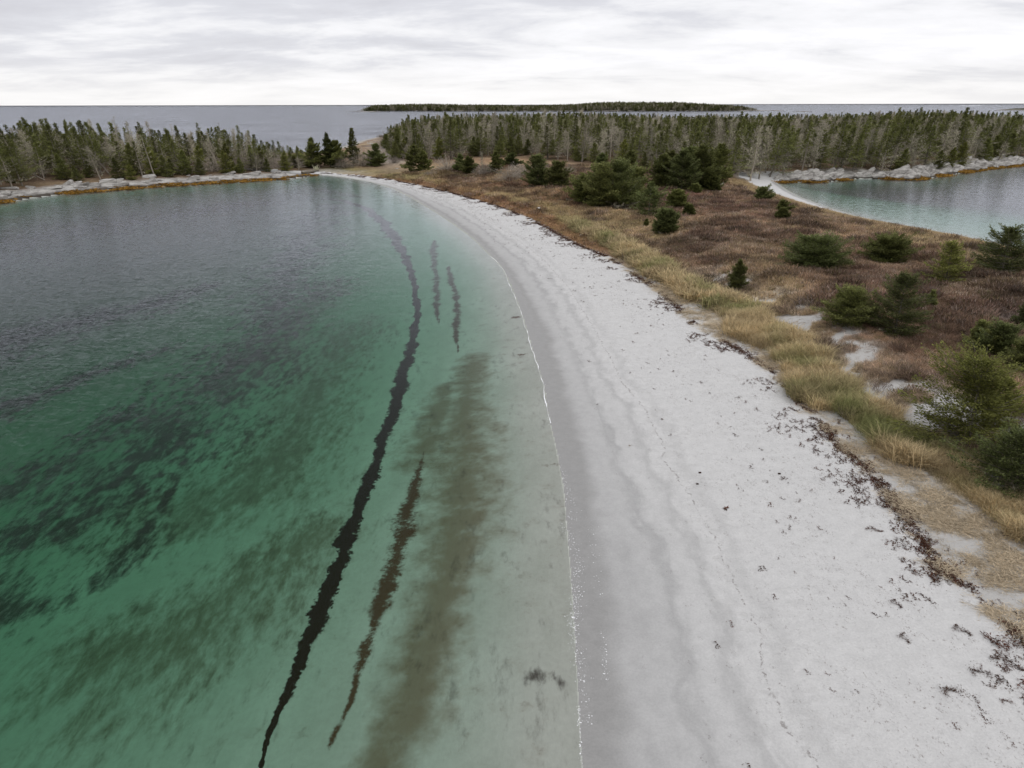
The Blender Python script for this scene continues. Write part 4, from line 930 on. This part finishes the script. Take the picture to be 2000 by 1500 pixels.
hh = np.array([.180, .112, .082]); hg = np.array([.26, .215, .175]); tint1 = mixc(np.tile(hh, (n, 1)), cc, np.full(n, .75)); tint1 = mixc(tint1, np.tile(hg, (n, 1)), (rg.random(n) < .25) * .7); tint1 = tint1 * 1.32; tint1 = mixc(tint1, np.tile([.15, .14, .055], (n, 1)), (rg.random(n) < .12) * .7)
pat = .25 + 1.5 * fbm(P[:, 0], P[:, 1], 2.6, 4, 87); tint1 *= rg.uniform(.5, 1.65, (n, 1))  * pat[:, None]; tint0 *= (.72 + .55 * fbm(P[:, 0], P[:, 1], 1.8, 3, 83))[:, None]; tint2 = np.tile([.56, .47, .34], (n, 1)) * rg.uniform(.7, 1.15, (n, 1))
tuf = [tuft(s, 34, .62, .10, .55, .016, .55) for s in range(4)]; tuw = [tuft(s + 9, 26, .8, .16, .62, .035, .6) for s in range(3)]
tw = [twigs(s, 46, .42, .24, .016) for s in range(4)]; tww = [twigs(s + 9, 40, .5, .42, .035) for s in range(3)]; wi = [wisp(s, 44, .5, .014) for s in range(4)]
zz = FF['z']
# low growth right round the young spruces and a low straw fringe along the cove
lows = np.ones(n)
for tx, ty_, tr_ in TREEPOS:
    d_ = np.hypot(P[:, 0] - tx, P[:, 1] - ty_); keep &= d_ > tr_ * .55; lows = np.where(d_ < tr_ * 1.0 + 1.6, np.minimum(lows, .62), lows)
fr_ = (FF['br'] < brw(P) + 7) & (FF['w_br'] > .2); ty[fr_ & (rg.random(n) < .85)] = 0; lows = np.where(fr_, .5, lows); tint0[fr_] = tint0[fr_] * .3 + np.array([.44, .34, .20]) * .7
def go(name, sel, near, farm, tint, sc, label, cat, wind=.0):
    s_ = np.where(sel)[0]; nn = len(s_); fa = D[s_] > 55; vi = np.where(fa, len(near) + rg.integers(0, len(farm), nn), rg.integers(0, len(near), nn)); rot = np.column_stack([rg.normal(wind, .12, nn), rg.normal(0, .12, nn), rg.random(nn) * 6.28])
    instancer(name, near + farm, np.column_stack([P[s_], zz[s_] - .02]), rot, rg.uniform(.7, 1.25, nn) * sc[s_], vi, tint[s_], label, cat); print(name, nn)
far_sc = 1 + np.clip((D - 60) / 110, 0, 1) * .5
lowm = np.where(ww['orange'] > .4, .5, 1.)
go('marram_grass', keep & (ty == 0), tuf, tuw, tint0, far_sc * np.where(ridge, 1.3 * rh, .85) * lowm * lows, 'tan and green beach grass in tufts along the dune edge and over the heath', 'grass')
bush = fbm(P[:, 0], P[:, 1], 2.4, 3, 111) > .60; tint1[bush] *= np.array([.62, .60, .62])
go('heath', keep & (ty == 1), tw, tww, tint1, far_sc * np.where(bush, 1.45, 1.) * lows, 'low brown heath of bare twigs between the spruces', 'heath')
go('dried_grass', keep & (ty == 2), wi, wi[:2], tint2, np.where(D > 55, 1.5, 1.), 'sparse wisps of dried beige grass lying on the sand', 'dried grass')

# drift seaweed on the sand
def weed_mesh(seed, n, r_, mat=MAT_WEED, cl=.10, w=.035, zs=.03):
    rg = np.random.default_rng(seed); mb = MB(); u = rg.uniform(-1, 1, n); u = u + .12 * np.sin(u * 23 + seed); ph = rg.random() * 6; thick = .12 + .26 * (np.sin(u * 4 + ph * 2) > 0)
    p = np.column_stack([u * r_ * 1.15, r_ * .34 * np.sin(u * 3.1 + ph) + rg.normal(0, 1, n) * r_ * thick, np.abs(rg.normal(.01, zs, n))]); a = rg.normal(0, .8, n) + np.arctan(np.cos(u * 3.1 + ph)) + rg.integers(0, 2, n) * 3.14
    cards(mb, p, np.column_stack([np.cos(a), np.sin(a), rg.normal(.0, .25, n)]), cl * rg.uniform(.5, 1.6, n), w * rg.uniform(.5, 1.5, n), rg, tilt=.6); return mb.mesh('weed', mat)
wm1 = [weed_mesh(s, 26, .22) for s in range(5)] + [weed_mesh(s + 5, 8, .16, cl=.07, w=.012) for s in range(4)]
dl = atg([p[0] for p in D_PX], [p[1] for p in D_PX])[:, :2]
rg = np.random.default_rng(31)
def weed_pts(n, mu, sg, seed):
    """points about the drift line; positive offset = seaward"""
    rg = np.random.default_rng(seed); _, T = along(dl, 0); s = T - T * rg.random(n) ** .9; p, _ = along(dl, s); q, _ = along(dl, np.clip(s + 1.5, 0, T)); p0, _ = along(dl, np.clip(s - 1.5, 0, T)); d = q - p0; d /= np.linalg.norm(d, axis=1)[:, None] + 1e-9
    off = rg.normal(mu, sg, n); nr = np.column_stack([d[:, 1], -d[:, 0]]); return p + nr * off[:, None], np.arctan2(d[:, 1], d[:, 0]), off
sets = []
for n, mu, sg, sc, vv, th in ((5200, .05, .16, .75, (0, 5), .40), (7000, .8, .7, .6, (0, 5), .50), (7000, 2.2, 1.6, .6, (5, 9), .42), (14000, 5.0, 3.2, .45, (5, 9), .38), (1300, 3.2, 2.6, .5, (0, 5), .48)):
    p, a, off = weed_pts(n, mu, sg, n); k = (fbm(p[:, 0], p[:, 1], 1.6, 3, 7) > th) & (p[:, 1] > 9); p, a = p[k], a[k]; nn = len(p)
    sets.append((p, a + rg.normal(0, .35, nn), sc * rg.uniform(.5, 1.4, nn), rg.integers(vv[0], vv[1], nn)))
p = np.concatenate([q[0] for q in sets]); a = np.concatenate([q[1] for q in sets]); sc = np.concatenate([q[2] for q in sets]); vi = np.concatenate([q[3] for q in sets])
ff = fields(p); k = ff['sd'] > 2.0; p, a, sc, vi = p[k], a[k], sc[k], vi[k]; z = ff['z'][k]
instancer('seaweed_wrack', wm1, np.column_stack([p, z + .005]), np.column_stack([np.zeros(len(p)), np.zeros(len(p)), a]), sc, vi, label='dark brown drift seaweed strewn along the upper beach', cat='seaweed')
CL = [weed_mesh(40 + s, 260, .42, cl=.085, w=.022, zs=.035) for s in range(5)]
for i, (x, y, s_, lab) in enumerate([(1690,938,.8,'dark seaweed mat at the edge of the beige dried grass, midway down the right side'),(1735,985,1.0,'largest dark seaweed mat of the drift line bend'),(1760,1000,.7,'seaweed clump just right of the largest mat'),
    (1822,1117,1.1,'broad seaweed mat where the drift line nears the right edge'),(1872,1137,.8,'thick seaweed clump on the drift line beside beige litter'),(1860,1350,.7,'lone ragged seaweed clump low on the right sand'),(1880,1232,.6,'spiky seaweed clump on the bare sand below the drift line'),
    (1965,1258,1.2,'large reddish-brown seaweed mat by the right edge'),(1972,1296,.9,'long seaweed streak below the large mat at the right edge'),(1915,1314,.6,'loose dark clump left of the seaweed streak'),(1640,825,.7,'dark seaweed patch beside the grass ridge'),(1590,835,.6,'small dark seaweed smear left of the ridge foot'),
    (1410,682,.9,'seaweed patch at the tip of the beige litter'),(1372,655,.9,'elongated seaweed patch beside the pale sand gap'),(1292,592,.9,'seaweed streak below the start of the grass ridge'),(1550,800,.7,'curling seaweed streak on the upper beach'),(1752,1180,.5,'small isolated seaweed knot on the sand'),
    (1766,1246,.5,'reddish seaweed knot lower on the sand'),(1708,1035,.6,'seaweed cluster left of the drift line bend'),(1808,1060,.7,'hooked seaweed strand on the drift line'),(1965,1370,.35,'tiny black weed knot near the bottom right')]):
    p = atg(x, y)[0]; o = obj('seaweed_clump', CL[i % 5], loc=(p[0], p[1], p[2] + .01)); o.rotation_euler = (0, 0, rng.random() * 3); o.scale = (s_, s_, s_); tag(o, lab, 'seaweed', 'seaweed clumps on the sand')
def leafy(name, x, y, s_, mat, lab, cat, n=7):
    rg = np.random.default_rng(int(x)); mb = MB(); p = atg(x, y)[0]; az = np.arange(n) / n * 6.28 + rg.normal(0, .3, n)
    cards(mb, np.zeros((n, 3)) + [0, 0, .02], np.column_stack([np.cos(az), np.sin(az), np.abs(rg.normal(.1, .1, n))]), s_ * rg.uniform(.6, 1, n), s_ * .35, rg, tilt=.2); o = obj(name, mb.mesh(name, mat), loc=tuple(p)); tag(o, lab, cat)
leafy('seaweed_frond', 1418, 994, .22, MAT_WEED, 'dark star-shaped frond lying alone on the middle sand', 'seaweed'); leafy('seaweed_frond', 1230, 871, .14, MAT_KELP, 'small golden-brown frond on the damp sand', 'seaweed', 3); leafy('seaweed_frond', 1293, 819, .13, MAT_WEED, 'round dark frond on the sand above the golden one', 'seaweed', 8)
for x, y, s_, lab in [(1367,924,.09,'small dark stone on the mid beach, upper one of two'),(1362,946,.08,'small dark stone on the mid beach, lower one of two'),(1522,926,.09,'dark stone in the dry sand right of the mid beach'),(1209,420,.35,'white stone at the grass edge left of the light green spruce'),(1135,461,.3,'white stone in the grass just above the drift line'),(1053,408,.4,'pale stone in the orange grass')]:
    p = atg(x, y)[0]; o = obj('stone', RM_[int(x) % 5].copy(), loc=(p[0], p[1], p[2] + s_ * .3)); o.scale = (s_ * 1.3, s_, s_); o.data.materials[0] = MAT_WEED if 'dark' in lab else MAT_FOAM; tag(o, lab, 'stone')

# rockweed along the rocky edges
KW = [weed_mesh(60 + s, 40, .9, MAT_KELP, cl=.4, w=.2, zs=.06) for s in range(3)]
def kelp(l, n, lo, hi, seed):
    rg = np.random.default_rng(seed); _, T = along(l, 0); s = rg.uniform(0, T, n); p, _ = along(l, s); q, _ = along(l, np.minimum(s + .5, T)); p0, _ = along(l, np.maximum(s - .5, 0)); d = q - p0; d /= np.linalg.norm(d, axis=1)[:, None] + 1e-9
    nr = np.column_stack([-d[:, 1], d[:, 0]]); nr[~inside(p + nr * 1.5, land)] *= -1; p = p + nr * rg.uniform(lo, hi, n)[:, None]; return p[fbm(p[:, 0], p[:, 1], 6, 2, 3) > .38]
p = np.vstack([kelp(rL, 1500, -.9, 1.6, 1), kelp(rR, 900, -.7, .9, 2)]); z = np.maximum(height(p), .0) + .05; k = len(p)
instancer('rockweed', KW, np.column_stack([p, z]), np.column_stack([np.zeros(k), np.zeros(k), rng.random(k) * 6]), rng.uniform(.6, 1.3, k), rng.integers(0, 3, k), label='golden rockweed fringing the rocks at the waterline', cat='seaweed')

# driftwood
def log(name, a, b, r0, r1, lab, knots=3):
    a, b = atg(*a)[0], atg(*b)[0]; a[2] += r0 * .7; b[2] += r1 * .7; s = np.linspace(0, 1, 9)[:, None]; pts = (1 - s) * a + s * b - a; pts[1:-1] += rng.normal(0, .04, (7, 3)); e_ = empty(name, tuple(a)); obj('trunk', MB().add(*tube(pts, np.linspace(r0, r1, 9), 9)).mesh('trunk', MAT_BARK, True), e_)
    br = MB()
    for j in range(knots): p0 = pts[2 + j]; br.add(*tube([p0, p0 + [rng.normal(0, .2), rng.normal(0, .2), .25], p0 + [rng.normal(0, .3), rng.normal(0, .3), .35]], [.04, .03, .01], 5))
    obj('branch_stubs', br.mesh('branch_stubs', MAT_BARK), e_); return tag(e_, lab, 'driftwood')
log('fallen_log', (1822,818), (1905,888), .16, .10, 'long fallen grey log below the yellow-green spruce')
log('driftwood_log', (590,340), (622,334), .35, .2, 'pale driftwood stump lying at the head of the beach', 4)
st = empty('driftwood_stump', tuple(atg(618,334)[0])); mb = MB()
for j in range(6):
    az = j * 1.05; mb.add(*tube([(0, 0, .1), (math.cos(az) * .5, math.sin(az) * .4, .5 + .3 * (j % 3)), (math.cos(az) * .9, math.sin(az) * .6, 1.1 + .5 * (j % 2))], [.16, .1, .03], 6))
obj('roots', mb.mesh('roots', MAT_FOAM if False else MAT_LICH, True), st); tag(st, 'upturned pale root stump beside the driftwood at the beach head', 'driftwood')

# foam at the waterline
mb = MB(); fp = atg(*zip(*[(958,500),(972,514),(984,530),(1000,567),(1020,620),(1034,668),(1042,692),(1052,725),(1062,757),(1069,800),(1073,828)])); fl, T = along(fp[:, :2], 0)
s = np.arange(0, T, .10); c0, _ = along(fp[:, :2], s); dd = np.gradient(c0, axis=0); dd /= np.linalg.norm(dd, axis=1)[:, None]; nn = np.column_stack([-dd[:, 1], dd[:, 0]])
wid = (.010 + .04 * vnoise(s * 1.3, s * 0, 3) ** 2) * (1 + .8 * vnoise(s * 9, s * 0, 4)); off = (vnoise(s * .9, s * 0, 5) - .5) * .16
a = c0 + nn * (off - wid * .5)[:, None]; b = c0 + nn * (off + wid * .5)[:, None]; za = np.maximum(height(a), 0) + .02; zb_ = np.maximum(height(b), 0) + .02
V = np.stack([np.column_stack([a, za]), np.column_stack([c0 + nn * off[:, None], np.maximum(za, zb_) + .025]), np.column_stack([b, zb_])], 1).reshape(-1, 3); k = np.arange(len(s) - 1)[:, None] * 3
mb.add(V, np.vstack([k + [0, 1, 4, 3], k + [1, 2, 5, 4]])); fo_ = obj('foam_line', mb.mesh('foam_line', MAT_FOAM)); tag(fo_, 'thin white foam line where the ripples meet the wet sand', 'foam', kind='stuff')
fb = [mk_mesh('bubble', np.vstack([[[0, 0, .4]], [[math.cos(q) * .5, math.sin(q) * .5, 0] for q in np.arange(6) * 1.047]]), np.array([[0, i + 1, (i + 1) % 6 + 1] for i in range(6)]), MAT_FOAM, False, {'rnd': np.zeros(7), 'tip': np.zeros(7)})]
rg = np.random.default_rng(77); q = []
for (x0, y0, x1, y1, sp, n) in [(1076,850,1092,900,3,40),(1092,905,1108,960,4,90),(1108,960,1122,1020,7,140),(1105,1020,1130,1100,8,200),(1128,1100,1122,1210,8,420),(1118,1195,1122,1260,6,260),(1124,1260,1138,1330,9,160),(1135,1330,1150,1420,8,90),(1150,1000,1170,1180,7,90),(1178,1230,1184,1330,4,90),(1060,740,1074,830,3,70),(1034,690,1046,730,4,50),(1130,1380,1136,1500,1.5,160)]:
    u = rg.random(n); q.append(np.column_stack([x0 + (x1 - x0) * u + rg.normal(0, sp, n), y0 + (y1 - y0) * u]))
q = np.vstack(q); p = atg(q[:, 0], q[:, 1]); p[:, 2] = np.maximum(p[:, 2], 0) + .012; k = len(p); rr = rg.random(k)
instancer('foam_bubbles', fb, p, np.column_stack([np.zeros(k), np.zeros(k), rg.random(k)]), .009 + .035 * rr ** 5, np.zeros(k), label='scattered foam bubbles left on the wet sand', cat='foam')

# ------------------------------------------------------------------ the offshore island and reefs
def island(name, xs, half_d, ybase, hz, seed, label_o=None):
    """xs px from..to, at the distance where the sea is seen at ybase"""
    a = at(np.array([xs[0], xs[1]]), np.array([ybase, ybase]), 0.0); L = np.linalg.norm(a[1] - a[0]); n, m = 120, 14; u = np.linspace(0, 1, n); v = np.linspace(-1, 1, m); U, Vv = np.meshgrid(u, v, indexing='ij')
    wdt = half_d * (np.sin(np.pi * np.clip(U, .001, .999)) ** .5) * (.75 + .5 * fbm(U * 20, U * 0, 3, 3, seed)); X_ = a[0, 0] + U * (a[1, 0] - a[0, 0]); Y_ = a[0, 1] + U * (a[1, 1] - a[0, 1]) + half_d + Vv * wdt
    e_ = np.clip(1 - np.abs(Vv) ** 3, 0, 1); hb = np.interp(U, hz[0], hz[1]); Z = e_ * hb * (.7 + .6 * fbm(X_, Y_, 60, 3, seed)) - .6 + np.where(e_ < .05, -1., 0)
    V = np.column_stack([X_.ravel(), Y_.ravel(), Z.ravel()]); i, j = np.meshgrid(np.arange(n - 1), np.arange(m - 1), indexing='ij'); q = np.stack([i * m + j, (i + 1) * m + j, (i + 1) * m + j + 1, i * m + j + 1], -1).reshape(-1, 4)
    o = obj(name, mk_mesh(name, V, q, MAT_ISL, True)); return o, (X_, Y_, Z, U, Vv)
M = NT('island_ground', 1, .1); sx = M.n('ShaderNodeSeparateXYZ'); M.l(M.pos(), sx.inputs[0]); zz_ = M.math('ADD', sx.outputs[2], M.math('MULTIPLY', M.noise(.03, 4), 3.))
c = M.mix(M.step(zz_, 2.8, 4.2), (.26, .245, .225), (.075, .072, .05)); c = M.mix(M.step(zz_, 1.6, 2.2), (.05, .045, .04), c); M.color(c); MAT_ISL = M.m
isl, (X_, Y_, Z_, U_, V_) = island('island', (676, 1552), 150, 217.5, ([0, .03, .05, .2, .4, .5, .62, .8, .93, .97, 1], [1.2, 1.6, 5, 7, 5, 5.5, 9, 9, 6, 2, 1]), 5); isl['kind'] = 'structure'
rg = np.random.default_rng(9); iu = rg.uniform(.022, .955, 5200); iv = rg.uniform(-.9, .6, 5200); xi = np.interp(iu, U_[:, 0], X_[:, 0])
ui = np.clip((iu * 119).astype(int), 0, 118); vj = np.clip(((iv + 1) / 2 * 13).astype(int), 0, 12); p = np.column_stack([X_[ui, vj] + rg.uniform(-5, 5, 5200), Y_[ui, vj] + rg.uniform(-12, 12, 5200), Z_[ui, vj] - .5])
hI = np.interp(iu, [0, .03, .05, .2, .4, .5, .62, .8, .9, .955], [2, 7, 11, 11.5, 9.5, 9, 12, 12, 9, 4]); sI = hI / 10 * rg.uniform(.75, 1.2, 5200)
lo = [jm[jidx[(k, v)]] for k, v in ((0, 0), (0, 1), (1, 0), (2, 0), (4, 0))]; vi = rg.choice(5, 5200, p=[.20, .15, .30, .31, .04]); sI = np.where(vi == 4, sI * 1.6, sI)
instancer('island_wood', lo, p, np.column_stack([np.zeros(5200), np.zeros(5200), rg.random(5200) * 6]), np.column_stack([sI * 2.1, sI * 2.1, sI]), vi, label='dark wood covering the long island on the horizon', cat='wood')
for nm, xs, yb, hd, h_, lab in [('reef', (676, 760), 218.6, 12, 1.6, 'low dark reef off the left tip of the island'), ('reef', (1552, 1590), 218.4, 10, 1.4, 'low dark reef right of the island'), ('reef', (1500, 1535), 216.5, 10, 1.6, 'dark ledge off the right tip of the island'), ('rocky_islet', (1958, 2060), 215.8, 30, 5., 'small rocky islet at the right end of the horizon')]:
    o, _ = island(nm, xs, hd, yb, ([0, .3, .6, 1], [.8, h_, h_ * 1.4, 1.]), 8); tag(o, lab, 'reef' if nm == 'reef' else 'islet')
    o.data.materials[0] = MAT_ISL
mb = MB(); 
for x, y, w_ in ((1880, 206.2, 7), (1898, 206.8, 10), (1912, 206.2, 5)):
    p = at(x, y, .0); L = w_ / FPX * np.linalg.norm(p); V = [(p[0] + L * math.cos(q), p[1] + 25 * math.sin(q), .2 if i % 2 else .5) for i, q in enumerate(np.arange(12) * math.pi / 6)]; V.append((p[0], p[1], 2.2)); mb.add(V, np.array([[12, i, (i + 1) % 12] for i in range(12)]))
o = obj('breaking_surf', mb.mesh('breaking_surf', MAT_FOAM)); tag(o, 'white surf breaking on a far reef near the horizon', 'surf', kind='stuff')
